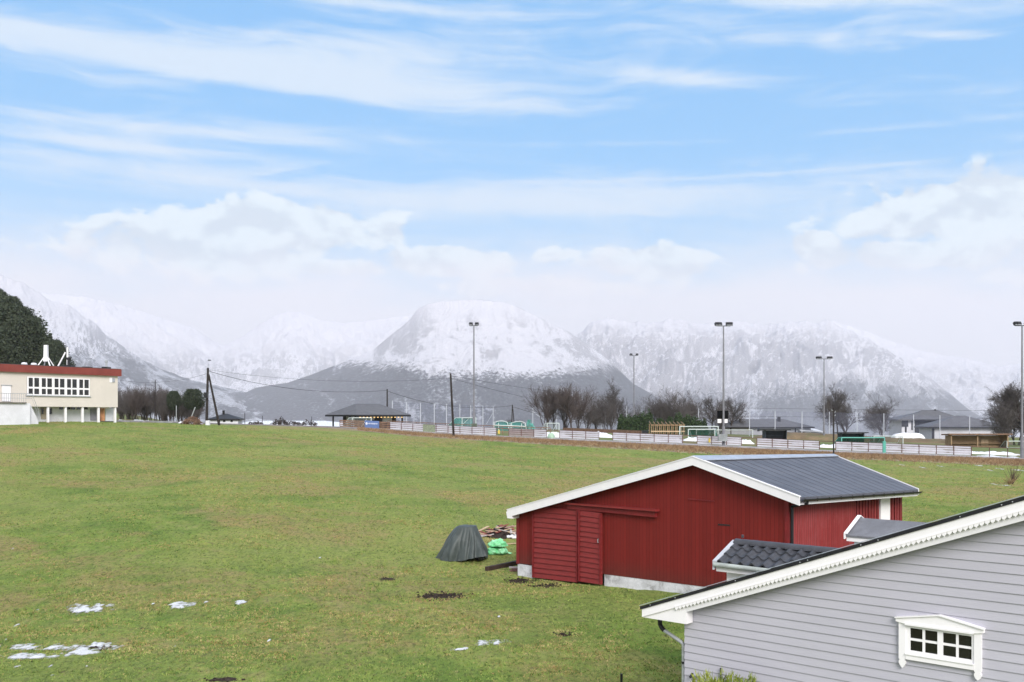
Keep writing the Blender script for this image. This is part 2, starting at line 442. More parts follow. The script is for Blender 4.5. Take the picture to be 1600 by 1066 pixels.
# ---------------------------------------------------------------- mountains
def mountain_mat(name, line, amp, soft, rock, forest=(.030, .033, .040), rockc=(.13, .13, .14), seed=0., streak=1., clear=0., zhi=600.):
    m, t, b = newmat(name)
    at = t.n('ShaderNodeAttribute'); at.attribute_name = 'mt'
    v = at.outputs['Vector']; ge = t.n('ShaderNodeNewGeometry'); p = ge.outputs['Position']
    z = t.xyz(p)[2]; sl = t.xyz(ge.outputs['True Normal'])[2]; off = t.xyz(v)[2]
    v = t.vm('MULTIPLY', v, (1, 1, 0))
    def nz(sx, st, sc, det=6, r=.6, dist=0): return t.noise(t.vm('ADD', t.vm('MULTIPLY', v, (sx, st, 1)), (seed, seed*1.7, seed)), sc, det, r, dist)
    big = nz(1, 1, .0018, 4, .55, .4); strk = nz(1.5*streak, .5, .006, 9, .64, 1.6); fin = nz(1, .8, .05, 8, .8); wide = nz(1, .6, .004, 8, .7, .8)
    h = t.m('ADD', t.m('SUBTRACT', z, off), t.m('ADD', t.m('MULTIPLY', t.m('SUBTRACT', big, .5), amp), t.m('ADD', t.m('MULTIPLY', t.m('SUBTRACT', strk, .5), amp*1.6), t.m('MULTIPLY', t.m('SUBTRACT', fin, .5), amp*3.6))))
    sn = t.ss(h, line-soft, line+soft)
    steep = t.ss(sl, .93, .74)
    rk = t.m('ADD', t.m('MULTIPLY', strk, .55), t.m('ADD', t.m('MULTIPLY', wide, .5), t.m('MULTIPLY', fin, .20)))
    rk = t.m('MULTIPLY', t.ss(t.m('ADD', rk, t.m('MULTIPLY', steep, .15)), .645, .77), t.m('MULTIPLY', t.m('SUBTRACT', 1.15, t.ss(z, zhi*.55, zhi*1.05)), rock), clamp=True)  # rock fades out towards the summits: cloud mist put into the colour
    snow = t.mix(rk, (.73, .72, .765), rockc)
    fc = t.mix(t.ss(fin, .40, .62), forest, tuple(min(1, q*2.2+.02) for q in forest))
    # powdering of snow between the trees, cleared strips and avalanche tracks
    tr = t.m('MULTIPLY', t.ss(t.m('ADD', t.m('MULTIPLY', nz(1, .3, .0045, 7, .65, .6), .75), t.m('MULTIPLY', fin, .42)), .64-clear, .74-clear), .8)
    fc = t.mix(tr, fc, (.62, .63, .68))
    fc = t.mix(t.m('MULTIPLY', t.ss(fin, .56, .70), .45), fc, (.45, .46, .50))
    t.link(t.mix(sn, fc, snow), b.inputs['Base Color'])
    b.inputs['Roughness'].default_value = .9; b.inputs['Specular IOR Level'].default_value = .05
    bump(t, b, t.m('ADD', strk, t.m('MULTIPLY', fin, .5)), .8, 40)
    return m

def mountain(sil, D, foot, m, seed, nx=460, ny=110, rough=.05, ridge=.1, power=1.25, jag=.02, zb=-24, off=None):
    us = np.array([q[0] for q in sil], float); vs = np.array([q[1] for q in sil], float)
    V = []; T = []
    rows = ny+18
    uu = us[0]+(us[-1]-us[0])*np.arange(nx+1)/nx; vv = np.interp(uu, us, vs); kk = max(3, int(95/((us[-1]-us[0])/nx))); kern = np.hanning(2*kk+1); kern /= kern.sum()
    vsm = np.convolve(np.pad(vv, kk, mode='edge'), kern, 'valid')
    for j in range(rows+1):
        tt = j/ny
        for i in range(nx+1):
            u = us[0]+(us[-1]-us[0])*i/nx; w_ = min(1, tt)**3; v = float(vv[i]*w_+max(vsm[i], vv[i]-6)*(1-w_))
            H = (HZ-v)/F*D
            if tt <= 1: Y = foot+(D-foot)*tt; pr = tt**power
            else: Y = D+(tt-1)*(D-foot)*1.3; pr = 1-(tt-1)*3.2
            X = (u-CU)/F*Y if tt <= 1 else (u-CU)/F*(D+(Y-D)*.7)
            lat = (u-CU)/F*D; dn = tt*(D-foot)
            q = Vector((lat*.0016, dn*.0016, seed)); wq = mnoise.noise(q*1.3)*.9
            rg = 1-2*abs(mnoise.noise(Vector((lat*.0026+wq, dn*.0011+wq*.6, seed)))); rg2 = 1-2*abs(mnoise.noise(Vector((lat*.0075+wq*2, dn*.0032, seed+4))))
            fr = mnoise.fractal(Vector((lat*.004, dn*.004, seed)), .7, 2.1, 6)
            env = min(1, 3.2*min(tt, 1)*(1-min(tt, 1))) if tt <= 1 else 0
            hh = max(H-zb, 1)
            z = zb+hh*pr+hh*((rg-.45)*ridge+(rg2-.4)*ridge*.45+rough*fr)*env
            if tt <= 1.001: z += jag*hh*mnoise.fractal(Vector((lat*.011, tt*4, seed)), .7, 2.1, 5)*min(1, tt*3)
            V.append((X, Y, z)); T.append((lat, dn, 0 if off is None else float(np.interp(u, off[0], off[1]))))
    i = np.arange(rows)[:, None]*(nx+1)+np.arange(nx)[None, :]
    Fc = np.stack([i, i+1, i+nx+2, i+nx+1], -1).reshape(-1, 4)
    o = npmesh('mountain', V, Fc, m, smooth=True)
    a = o.data.attributes.new('mt', 'FLOAT_VECTOR', 'POINT'); a.data.foreach_set('vector', np.array(T, np.float32).ravel())
    return struct(o)

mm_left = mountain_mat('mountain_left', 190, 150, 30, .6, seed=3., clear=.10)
mountain([(-260, 400), (-120, 410), (0, 430), (40, 445), (75, 466), (110, 480), (140, 498), (165, 522), (200, 548), (250, 576), (300, 594), (345, 604), (385, 613), (430, 632), (470, 650), (500, 662)], 5200, 3300, mm_left, 3.1, rough=.03, ridge=.05, power=1.1, off=([-400, 60, 130, 180, 260, 360], [0, 20, 100, 120, 100, 60]))
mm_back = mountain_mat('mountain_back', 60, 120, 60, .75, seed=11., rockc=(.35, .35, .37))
mountain([(60, 456), (130, 464), (180, 474), (230, 490), (300, 510), (330, 530), (350, 540), (375, 528), (405, 507), (432, 492), (450, 486), (470, 488), (500, 500), (540, 505), (600, 498), (660, 490), (760, 520)], 8900, 5800, mm_back, 7.7, rough=.04, ridge=.10, power=1.0, jag=.012)
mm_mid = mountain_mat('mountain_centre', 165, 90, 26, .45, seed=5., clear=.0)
mountain([(250, 664), (310, 640), (360, 625), (400, 606), (450, 598), (490, 584), (540, 565), (583, 547), (615, 520), (640, 500), (652, 483), (668, 475), (690, 471), (740, 468), (790, 472), (840, 494), (890, 520), (930, 545), (960, 572), (990, 600), (1030, 622), (1080, 640), (1130, 656), (1160, 666)], 5000, 3400, mm_mid, 5.3, rough=.02, ridge=.035, power=1.12, jag=.006, off=([380, 500, 560, 620, 700, 800, 880, 930, 980], [150, 140, 95, 45, 5, 0, 15, 45, 110]))
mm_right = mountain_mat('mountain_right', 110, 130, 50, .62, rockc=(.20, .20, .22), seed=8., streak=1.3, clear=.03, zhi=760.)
mountain([(760, 530), (850, 512), (900, 524), (925, 505), (940, 499), (975, 500), (1010, 504), (1060, 500), (1110, 507), (1150, 500), (1200, 509), (1240, 500), (1275, 507), (1290, 500), (1320, 512), (1350, 528), (1380, 542), (1420, 566), (1455, 592), (1490, 620), (1520, 645), (1545, 662)], 7400, 5000, mm_right, 9.4, rough=.08, ridge=.16, power=1.0, jag=.03, off=([1000, 1250, 1330, 1480], [0, 30, 90, 60]))
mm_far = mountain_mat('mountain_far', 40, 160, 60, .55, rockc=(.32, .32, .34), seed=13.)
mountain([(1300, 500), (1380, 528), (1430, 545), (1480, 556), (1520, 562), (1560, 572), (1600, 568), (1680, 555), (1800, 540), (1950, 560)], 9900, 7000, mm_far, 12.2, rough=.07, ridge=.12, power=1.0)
# ---------------------------------------------------------------- shared materials
M['white'] = mat('white_paint', (.86, .84, .86), .45, 2.5, .025, bmp=.04, dirt=(.66, .65, .64), dirtamt=.12)
M['whiteshade'] = mat('shaded_white_paint', (.74, .73, .75), .5, 2.5, .03, bmp=.04)  # white paint darkened: shadow behind the scallops put into the lower bargeboard
M['black'] = mat('black_metal', (.018, .018, .022), .35, 3, .2, bmp=.05)
M['steel'] = mat('galvanised_steel', (.42, .44, .46), .45, 2, .12, bmp=.05, metal=.3)
M['flash'] = mat('pale_blue_flashing', (.40, .44, .52), .4, 1.5, .12, metal=.2, bmp=.05)
M['glass'] = mat('dark_glass', (.012, .013, .012), .08, .8, .4, bmp=0, spec=.5)
M['conc'] = mat('limewashed_concrete', (.62, .62, .65), .8, 2.2, .18, bmp=.5, dirt=(.16, .15, .14), dirtamt=.8)
M['darkwood'] = mat('dark_wet_timber', (.05, .03, .025), .7, 4, .4, bmp=.4)
M['rawwood'] = mat('weathered_timber', (.30, .20, .115), .75, 2, .25, bmp=.3, stretch=(1, 1, 3))
M['palewood'] = mat('pale_timber', (.52, .38, .25), .7, 3, .2, bmp=.2)

def board_mat(name, c, d, width, gap=.06, depth=.5, var=.22, faded=None, rough=.7):
    """vertical boards: d is the unit direction of the wall in the ground plane"""
    m, t, b = newmat(name); p = coords(t)
    s = t.n('ShaderNodeVectorMath'); s.operation = 'DOT_PRODUCT'; t.link(p, s.inputs[0]); s.inputs[1].default_value = (d[0], d[1], 0)
    q = t.m('DIVIDE', s.outputs['Value'], width); idn = t.m('FLOOR', q); fr = t.m('FRACT', q)
    wn = t.n('ShaderNodeTexWhiteNoise'); wn.noise_dimensions = '1D'; t.link(idn, wn.inputs['W'])
    z = t.xyz(p)[2]
    grain = t.noise(t.comb(t.m('MULTIPLY', q, 3.), t.m('MULTIPLY', z, .5), wn.outputs['Value']), 5, 6, .7)
    big = t.noise(p, .5, 4, .6)
    lo = tuple(x*(1-var) for x in c); hi = tuple(x*(1+var) for x in c)
    cc = t.mix(t.m('ADD', t.m('MULTIPLY', wn.outputs['Value'], .5), t.m('MULTIPLY', t.ss(grain, .3, .7), .5)), lo, hi)
    if faded:
        wz = t.noise(t.comb(t.m('MULTIPLY', q, 1.2), t.m('MULTIPLY', z, .6), 3.), 2.5, 6, .75)
        cc = t.mix(t.m('MULTIPLY', t.ss(t.m('ADD', t.m('MULTIPLY', wz, .6), t.m('MULTIPLY', big, .5)), .48, .72), .6), cc, faded)
    dz = t.m('SUBTRACT', 1.0, t.ss(t.m('SUBTRACT', z, t.m('MULTIPLY', t.m('SUBTRACT', grain, .5), 1.2)), .55, 1.35))
    cc = t.mix(t.m('MULTIPLY', dz, .45), cc, (.085, .035, .028))
    cc = t.mix(t.m('MULTIPLY', t.ss(t.noise(p, 1.3, 8, .75, .8), .56, .72), .28), cc, tuple(q*.45 for q in c))
    g1 = t.m('LESS_THAN', fr, gap)
    cc = t.mix(t.m('MULTIPLY', g1, depth), cc, tuple(x*.25 for x in c))
    t.link(cc, b.inputs['Base Color']); b.inputs['Roughness'].default_value = rough; b.inputs['Specular IOR Level'].default_value = .2
    bump(t, b, t.m('SUBTRACT', t.m('MULTIPLY', grain, .4), g1), .5, .015)
    return m

# ---------------------------------------------------------------- the red barn
FB = Frame((.2, 38.5), (.933, -1.0))
sC = FB.s_of(1232)                                    # right corner of the gable wall
cR = FB.w(sC, 0); SB = Frame((cR.x, cR.y), (1.0, .933))
sF = SB.s_of(1410)
fb = lambda u, v, o=0: FB.px(u, v, o)
barn = thing('red_barn', 'big red boarded barn with dark blue grey roof and white bargeboards in the field', 'barn', FB.w(0, -6.4))
RED = (.18, .0165, .0135)
M['red'] = board_mat('red_boards', RED, FB.d, .15, .12, .6, .2)
M['redside'] = board_mat('lightened_red_boards', (.245, .027, .028), SB.d, .13, .14, .7, .2, faded=(.34, .09, .095))  # red lightened for the light reflecting on this side, with faded patches
M['reddoor'] = mat('red_door_paint', (.215, .024, .023), .6, 3, .14, stretch=(1, 1, 4))
M['redtrim'] = mat('red_trim', (.19, .016, .018), .6, 3, .2)
zf = fb(808, 880)[1]; zf2 = fb(1090, 914)[1]
pk = fb(1083, 719.5); le = fb(800, 800.5); re_ = fb(1232, 775.5)
WT = .14
mb = MB()
FB.slab(mb, [(0, zf), (sC, zf2+.05), (sC, re_[1]), pk, (0, le[1])], 0, -WT)
wf = mb.build('wall', M['red'], barn)
mb = MB()
# back gable, left side and right side walls
zR = re_[1]-.02
SB.slab(mb, [(.0, zf2), (sF, zf2), (sF, SB.px(1410, 772)[1]), (0, zR)], -WT, 0) if False else None
s_sl = SB.s_of(1334); zt0 = zR; zt1 = SB.px(1410, 776)[1]
SB.slab(mb, [(0, zf2), (s_sl, zf2), (s_sl, zt0+(zt1-zt0)*s_sl/sF), (0, zt0)], 0, -WT)
wsd = mb.build('wall', M['redside'], barn); tag(wsd, 'lighter, partly faded red boarded side wall')
# slatted ventilation bays, white panel between them
mb = MB(); s_w0, s_w1 = SB.s_of(1375), SB.s_of(1389.5)
zz = lambda s: zt0+(zt1-zt0)*s/sF
n = 9
for a, b_, n in ((s_sl, s_w0, 9), (s_w1, sF, 5)):
    for k in range(n):
        c0 = a+(b_-a)*(k+.15)/n; c1 = a+(b_-a)*(k+.68)/n
        SB.slab(mb, [(c0, zf2), (c1, zf2), (c1, zz(c1)), (c0, zz(c0))], 0, -.03)
vs = mb.build('ventilation_slats', M['redside'], barn)
mb = MB(); SB.rect(mb, s_w0, s_w1, zf2, zz(s_w0), .03, -.06); mb.build('white_panel', M['white'], barn)
mb = MB()
# dark inner lining behind the slats, far gable and left long wall
SB.rect(mb, s_sl+.01, sF-.02, zf2, zt1-.05, -.12, -.2)
far = Frame(tuple(SB.w(sF, 0).xy), tuple(-FB.d)); far.n = SB.d
farz = lambda s: s
far_pts = [(0, zf2), (sC, zf), (sC, le[1]), (sC-pk[0], pk[1]), (0, zt1)]
far.slab(mb, far_pts, -.02, -.16)
lf = Frame(tuple(FB.w(0, 0).xy), tuple(SB.d)); lf.n = -FB.d
lf.slab(mb, [(WT+.01, zf), (sF-.17, zf), (sF-.17, le[1]-.02), (WT+.01, le[1]-.02)], 0, -.12)
mb.build('rear_walls', M['redtrim'], barn)
# white washed footing: a short piece left of the door and the long one right of it
sd0, sd1 = fb(832, 900)[0], fb(943, 900)[0]
for a, b_, ztop0, ztop1, nm in ((.03, sd0-.02, zf-.02, zf-.02, 'footing'), (sd1+.03, sC-.02, fb(943, 897)[1], zf2+.04, 'footing')):
    mb = MB(); FB.slab(mb, [(a, zf-1.3), (b_, zf-1.3), (b_, ztop1), (a, ztop0)], -.012, -.2); mb.build(nm, M['conc'], barn)
# corner boards
mb = MB(); FB.rect(mb, -.02, .13, zf-.02, le[1]-.05, .025, 0); mb.build('corner_board', M['redtrim'], barn)
mb = MB(); FB.rect(mb, sC-.12, sC+.02, zf2, re_[1]-.03, .025, 0); mb.build('corner_board', M['redtrim'], barn)
# sliding door of horizontal boards in two leaves
def leaf(u0, u1, vt0, vt1, vb0, vb1, o, name):
    s0, zt_0 = fb(u0, vt0, o); s1, zt_1 = fb(u1, vt1, o); zb0 = fb(u0, vb0, o)[1]; zb1 = fb(u1, vb1, o)[1]
    root = MB(); nb = 14
    FB.slab(root, [(s0, zb0), (s1, zb1), (s1, zt_1), (s0, zt_0)], o-.05, o-.012)
    L = lambda s, f: (zb0+(zt_0-zb0)*f)+((zb1+(zt_1-zb1)*f)-(zb0+(zt_0-zb0)*f))*(s-s0)/(s1-s0)
    for k in range(nb):
        f0, f1 = k/nb, (k+1)/nb
        a = [FB.w(s0, L(s0, f0), o+.045), FB.w(s1, L(s1, f0), o+.045), FB.w(s1, L(s1, f1), o), FB.w(s0, L(s0, f1), o)]
        b2 = [FB.w(s0, L(s0, f0), o-.01), FB.w(s1, L(s1, f0), o-.01), FB.w(s1, L(s1, f1), o-.01), FB.w(s0, L(s0, f1), o-.01)]
        root.prism(a, b2)
    d = root.build(name, M['reddoor'], barn)
    e = MB()
    FB.slab(e, [(s0, zb0), (s0+.07, zb0), (s0+.07, zt_0), (s0, zt_0)], o+.046, o+.07)
    sub(e, 'edge_board', M['redtrim'], d, barn); e = MB()
    FB.slab(e, [(s1-.07, zb1), (s1, zb1), (s1, zt_1), (s1-.07, zt_1)], o+.046, o+.07)
    sub(e, 'edge_board', M['redtrim'], d, barn)
    return d, (s0, s1, zt_0, zt_1)
d1, q1 = leaf(833, 904, 791, 797, 902, 910, .06, 'door_leaf')
d2, q2 = leaf(905, 940, 797, 802, 908, 913.5, .11, 'door_leaf')
ph = fb(936, 845, .15)
sub(MB().tube([FB.w(ph[0]-.02, ph[1]-.06, .16), FB.w(ph[0]-.02, ph[1]-.06, .20), FB.w(ph[0]-.02, ph[1]+.06, .20), FB.w(ph[0]-.02, ph[1]+.06, .16)], .013, 6), 'handle', M['steel'], d2, barn)
# the door's rail under its little roof
a = fb(890, 784); b_ = fb(1031, 795)
mb = MB(); FB.slab(mb, [(a[0], a[1]-.12), (b_[0]-.1, b_[1]-.12), (b_[0]-.1, b_[1]-.30), (a[0], a[1]-.26)], .02, .14)
rl = mb.build('door_rail', M['redtrim'], barn)
mb = MB(); FB.slab(mb, [(a[0]-.02, a[1]-.02), (b_[0], b_[1]-.02), (b_[0], b_[1]-.09), (a[0]-.02, a[1]-.09)], .005, .24)
sub(mb, 'rail_cover', M['reddoor'], rl, barn)
# old loading hatch and crooked joint boards
mb = MB()
def pxbar(u0, v0, u1, v1, w=.035, o=.016, h=None):
    p0 = fb(u0, v0); p1 = fb(u1, v1); mb.bar(FB.w(p0[0], p0[1], o), FB.w(p1[0], p1[1], o), .022, w)
pxbar(1075, 779.5, 1117, 783.5, .04)
mb.build('hatch_batten', M['redtrim'], barn)
mb = MB()
p0 = fb(1122, 818.5); p1 = fb(1141, 820); FB.slab(mb, [(p0[0], p0[1]-.05), (p1[0], p1[1]-.045), (p1[0], p1[1]), (p0[0], p0[1])], .002, .012)
mb.build('gap_hole', M['black'], barn)
# roof: near edge in the overhang plane, far edge at the other gable
OV = .38
n_pk = FB.px(1083, 718, OV); n_le = FB.px(793, 800, OV); n_re = FB.px(1250, 781, OV)
near = [FB.w(*n_le, OV), FB.w(*n_pk, OV), FB.w(*n_re, OV)]
bd = Vector((SB.d.x, SB.d.y, 0))
def along(p, u, v):
    r = (u-CU)/F; t_ = (r*p.y-p.x)/(bd.x-r*bd.y); q = p+bd*t_; return Vector((q.x, q.y, -(v-HZ)/F*q.y))
f_pk = along(near[1], 1303, 714.3); f_re = along(near[2], 1435, 768)
f_le = near[0]+bd*(f_pk-near[1]).length; f_le.z = near[0].z
M['roof'] = None
def roof_mat():
    m, t, b = newmat('blue_grey_roof'); p = coords(t)
    s = t.n('ShaderNodeVectorMath'); s.operation = 'DOT_PRODUCT'; t.link(p, s.inputs[0]); s.inputs[1].default_value = (bd.x, bd.y, 0)
    q = t.m('MULTIPLY', s.outputs['Value'], 1/.22); fr = t.m('FRACT', q); idn = t.m('FLOOR', q)
    wn = t.n('ShaderNodeTexWhiteNoise'); wn.noise_dimensions = '1D'; t.link(idn, wn.inputs['W'])
    n1 = t.noise(p, .9, 6, .7, .4); n2 = t.noise(p, 22, 3, .7)
    c = t.mix(t.m('ADD', t.m('MULTIPLY', t.ss(n1, .35, .65), .6), t.m('MULTIPLY', wn.outputs['Value'], .4)), (.078, .082, .102), (.120, .124, .148))
    c = t.mix(t.m('MULTIPLY', t.ss(n2, .62, .72), .5), c, (.03, .035, .05))
    ln = t.m('LESS_THAN', fr, .13); c = t.mix(t.m('MULTIPLY', ln, .4), c, (.04, .044, .055))
    t.link(c, b.inputs['Base Color']); b.inputs['Roughness'].default_value = .55
    bump(t, b, t.m('SUBTRACT', t.m('MULTIPLY', n2, .3), ln), .5, .015)
    return m
M['roof'] = roof_mat()
up = Vector((0, 0, .07))
def roof_slab(a, b_, c, d, lift=.0, thick=.07):
    mb = MB(); L = Vector((0, 0, lift)); T = Vector((0, 0, thick)); mb.prism([a+L, b_+L, c+L, d+L], [a+L+T, b_+L+T, c+L+T, d+L+T]); return mb
rf = roof_slab(near[1], near[2], f_re, f_pk).build('roof', M['roof'], barn)
roof_slab(near[0], near[1]-bd*0, f_pk, f_le).build('roof', M['roof'], barn)
q0 = near[1].lerp(near[0], .50); q1 = f_pk.lerp(f_le, .50)
roof_slab(q0, near[1].lerp(near[0], .02), f_pk.lerp(f_le, .02), q1, lift=.075, thick=.05).build('roof', M['flash'], barn)
# ribs of the sheet metal
mb = MB(); L1 = (f_pk-near[1]); L2 = (f_re-near[2]); nr = 16
for k in range(1, nr):
    f = k/nr; mb.bar(near[1]+L1*f+Vector((0, 0, .075)), near[2]+L2*f+Vector((0, 0, .072)), .02, .010)
sub(mb, 'sheet_ribs', M['roof'], rf, barn)
# pale ridge flashing
rr = (near[2]-near[1]); rr2 = (f_re-f_pk); ll = near[0]-near[1]
mb = MB(); U = Vector((0, 0, .102)); 
a0 = near[1]+U; b0 = f_pk+U
f1 = .115; f2 = .06
for (fa, A, B) in (((f1, f2), rr, rr2), ((.03, .03), ll, f_le-f_pk)):
    mb.prism([a0, a0+A*fa[0], b0+B*fa[1], b0], [q+Vector((0, 0, .03)) for q in (a0, a0+A*fa[0], b0+B*fa[1], b0)])
sub(mb, 'ridge_flashing', M['flash'], rf, barn)
# bargeboards
def barge(P0, P1, w0, w1, name, o=.03, cap=.06):
    mb = MB(); nrm = Vector((FB.n.x, FB.n.y, 0))
    dn = Vector((0, 0, -1)); A = P0+Vector((0, 0, .08)); B = P1+Vector((0, 0, .08))
    mb.prism([A, B, B+dn*w1, A+dn*w0], [q+nrm*o for q in (A, B, B+dn*w1, A+dn*w0)])
    # cap lath on top
    e = nrm*(o+.02)
    mb.prism([A-nrm*.06+Vector((0,0,.003)), B-nrm*.06+Vector((0,0,.003)), B+e+Vector((0,0,.003)), A+e+Vector((0,0,.003))], [q+Vector((0, 0, .03)) for q in (A-nrm*.06, B-nrm*.06, B+e, A+e)])
    return mb.build(name, M['white'], barn)
barge(near[0], near[1], .30, .27, 'bargeboard'); barge(near[1], near[2], .27, .26, 'bargeboard')
mb = MB(); nrm = Vector((SB.d.x, SB.d.y, 0))
for A, B in ((f_pk, f_re), (f_le, f_pk)):
    A = A+Vector((0, 0, .10)); B = B+Vector((0, 0, .10)); mb.prism([A, B, B+Vector((0, 0, -.22)), A+Vector((0, 0, -.22))], [q+nrm*.05 for q in (A, B, B+Vector((0, 0, -.22)), A+Vector((0, 0, -.22)))])
mb.build('bargeboard', M['white'], barn)
# white end piece at the low left eave and soffit under the right eave
mb = MB(); q = FB.px(793, 803, OV); FB.slab(mb, [(q[0]-.05, q[1]+.08), (q[0]+.28, q[1]+.08), (q[0]+.28, q[1]-.17), (q[0]+.02, q[1]-.17)], OV+.031, -.3); mb.build('eave_end_box', M['white'], barn)
outn = Vector((SB.n.x, SB.n.y, 0))
mb = MB(); A = near[2]-Vector((0, 0, .02)); B = f_re-Vector((0, 0, .02))
mb.prism([A-outn*.30+Vector((0, 0, -.10)), A-outn*.03+Vector((0, 0, -.14)), B-outn*.03+Vector((0, 0, -.14)), B-outn*.30+Vector((0, 0, -.10))],
         [A-outn*.30+Vector((0, 0, -.02)), A-outn*.03+Vector((0, 0, -.02)), B-outn*.03+Vector((0, 0, -.02)), B-outn*.30+Vector((0, 0, -.02))])
mb.build('eave_soffit', M['white'], barn)
# half round gutter in black, with its brackets, and the swan neck of the downpipe
mb = MB(); R = .075; prof = [(math.cos(a), math.sin(a)) for a in [math.pi+math.pi*k/8 for k in range(9)]]
A = near[2]+outn*.06+Vector((0, 0, .015)); B = f_re+outn*.06+Vector((0, 0, .005))
for k in range(8):
    (x0, z0), (x1, z1) = prof[k], prof[k+1]
    p = [A+outn*x0*R+Vector((0, 0, z0*R)), A+outn*x1*R+Vector((0, 0, z1*R)), B+outn*x1*R+Vector((0, 0, z1*R)), B+outn*x0*R+Vector((0, 0, z0*R))]
    q = [A+outn*x0*(R-.008)+Vector((0, 0, z0*(R-.008))), A+outn*x1*(R-.008)+Vector((0, 0, z1*(R-.008))), B+outn*x1*(R-.008)+Vector((0, 0, z1*(R-.008))), B+outn*x0*(R-.008)+Vector((0, 0, z0*(R-.008)))]
    mb.prism(p, q)
gt = mb.build('gutter', M['black'], barn)
for k in range(11):
    p = A+(B-A)*(k+.3)/11; sub(MB().box(p+outn*-.02+Vector((0, 0, -.035)), (.03, .03, .1)), 'gutter_bracket', M['black'], gt, barn)
mb = MB(); c = FB.w(sC, 0, 0)
g0 = A+(B-A)*.04-Vector((0, 0, .06)); w0 = SB.w(.10, g0.z-.28, .07)
mb.tube([g0, g0+Vector((0, 0, -.08)), Vector((w0.x, w0.y, g0.z-.22)), w0+Vector((0, 0, -.06)), SB.w(.10, -6.2, .07)], .045, 8)
mb.build('downpipe', M['black'], barn)

# ---------------------------------------------------------------- the grey house in front
HF = Frame((( 1070-CU)/F*17, 17), (1.143, -1.0))
hf = lambda u, v, o=0: HF.px(u, v, o)
house = thing('grey_house', 'pale grey boarded house with white bargeboards and a small eight pane window', 'house', HF.w(0, -6.35))
hb = Vector((-HF.n.x, -HF.n.y, 0))                    # direction along the house, away from the camera
HOV = .27
# roof line in the bargeboard plane
r0 = hf(1003, 946, HOV); r1 = hf(1600, 775, HOV)
slope = (r1[1]-r0[1])/(r1[0]-r0[0]); sRidge = 6.6
rz = lambda s: r0[1]+slope*(s-r0[0])
zRidge = rz(sRidge); sEnd = 2*sRidge-r0[0]
def rl_(s): return rz(s) if s <= sRidge else zRidge-slope*(s-sRidge)
wallR = 2*sRidge
M['siding'] = mat('pale_grey_siding', (.455, .447, .505), .55, 1.4, .04, bmp=.12, stretch=(.5, .5, 4))
ex = .1385; zb = -6.1; mb = MB(); k = 0
while True:
    z0 = zb+k*ex; z1 = z0+ex; k += 1
    def sl(z):
        return 0 if z < rl_(0)-.12 else (z+.12-r0[1])/slope+r0[0]
    a, b2 = sl(z0), sl(z1)
    if b2 >= sRidge-.05: break
    aR, bR = 2*sRidge-a, 2*sRidge-b2
    mb.prism([HF.w(a, z0, .020), HF.w(aR, z0, .020), HF.w(bR, z1+.004, .002), HF.w(b2, z1+.004, .002)],
             [HF.w(a, z0, -.02), HF.w(aR, z0, -.02), HF.w(bR, z1+.004, -.02), HF.w(b2, z1+.004, -.02)])
mb.build('wall', M['siding'], house)
mb = MB(); HF.slab(mb, [(0.01, -6.5), (wallR-.01, -6.5), (wallR-.01, rl_(0)-.1), (sRidge, zRidge-.1), (.01, rl_(0)-.1)], -.021, -.15)
HL = 13.5
for s in (.01, wallR-.16):
    p = [HF.w(s, -6.5, -.15), HF.w(s+.15, -6.5, -.15), HF.w(s+.15, rl_(0)-.15, -.15), HF.w(s, rl_(0)-.15, -.15)]
    mb.prism(p, [q+hb*HL for q in p])
p = [HF.w(.01, -6.5, -HL), HF.w(wallR-.01, -6.5, -HL), HF.w(wallR-.01, rl_(0)-.1, -HL), HF.w(sRidge, zRidge-.1, -HL), HF.w(.01, rl_(0)-.1, -HL)]
mb.prism(p, [q+hb*.15 for q in p])
mb.build('wall', M['siding'], house)
# roof slabs, black
mb = MB(); th = .058
for sg in (0, 1):
    S = lambda s: s if sg == 0 else 2*sRidge-s
    p = [HF.w(S(r0[0]-.03), rl_(r0[0])-.01-.03*slope, HOV+.02), HF.w(sRidge, zRidge, HOV+.02), HF.w(sRidge, zRidge-th, HOV+.02), HF.w(S(r0[0]-.03), rl_(r0[0])-.03*slope-th-.01, HOV+.02)]
    mb.prism(p, [q+hb*(HL+.5) for q in p])
M['roofblack'] = mat('black_roofing', (.016, .016, .02), .5, 4, .3, bmp=.3)
rfh = mb.build('roof', M['roofblack'], house)
# thin pale drip edge along the verge
mb = MB(); p = [HF.w(r0[0]-.04, rl_(r0[0])-.012, HOV+.021), HF.w(sRidge, zRidge+.002, HOV+.021), HF.w(sRidge, zRidge+.012, HOV+.021), HF.w(r0[0]-.04, rl_(r0[0])-.002, HOV+.021)]
mb.prism(p, [q+hb*.05 for q in p]); sub(mb, 'verge_strip', M['flash'], rfh, house)
mb = MB()
for u in (1016, 1055, 1149, 1250, 1262, 1345, 1372, 1500, 1565, 1582):
    s = HF.s_of(u, HOV+.02); sub(MB().box(HF.w(s, rl_(s)-.035, HOV+.024), (.014, .012, .014)), 'roofing_nail', M['steel'], rfh, house)
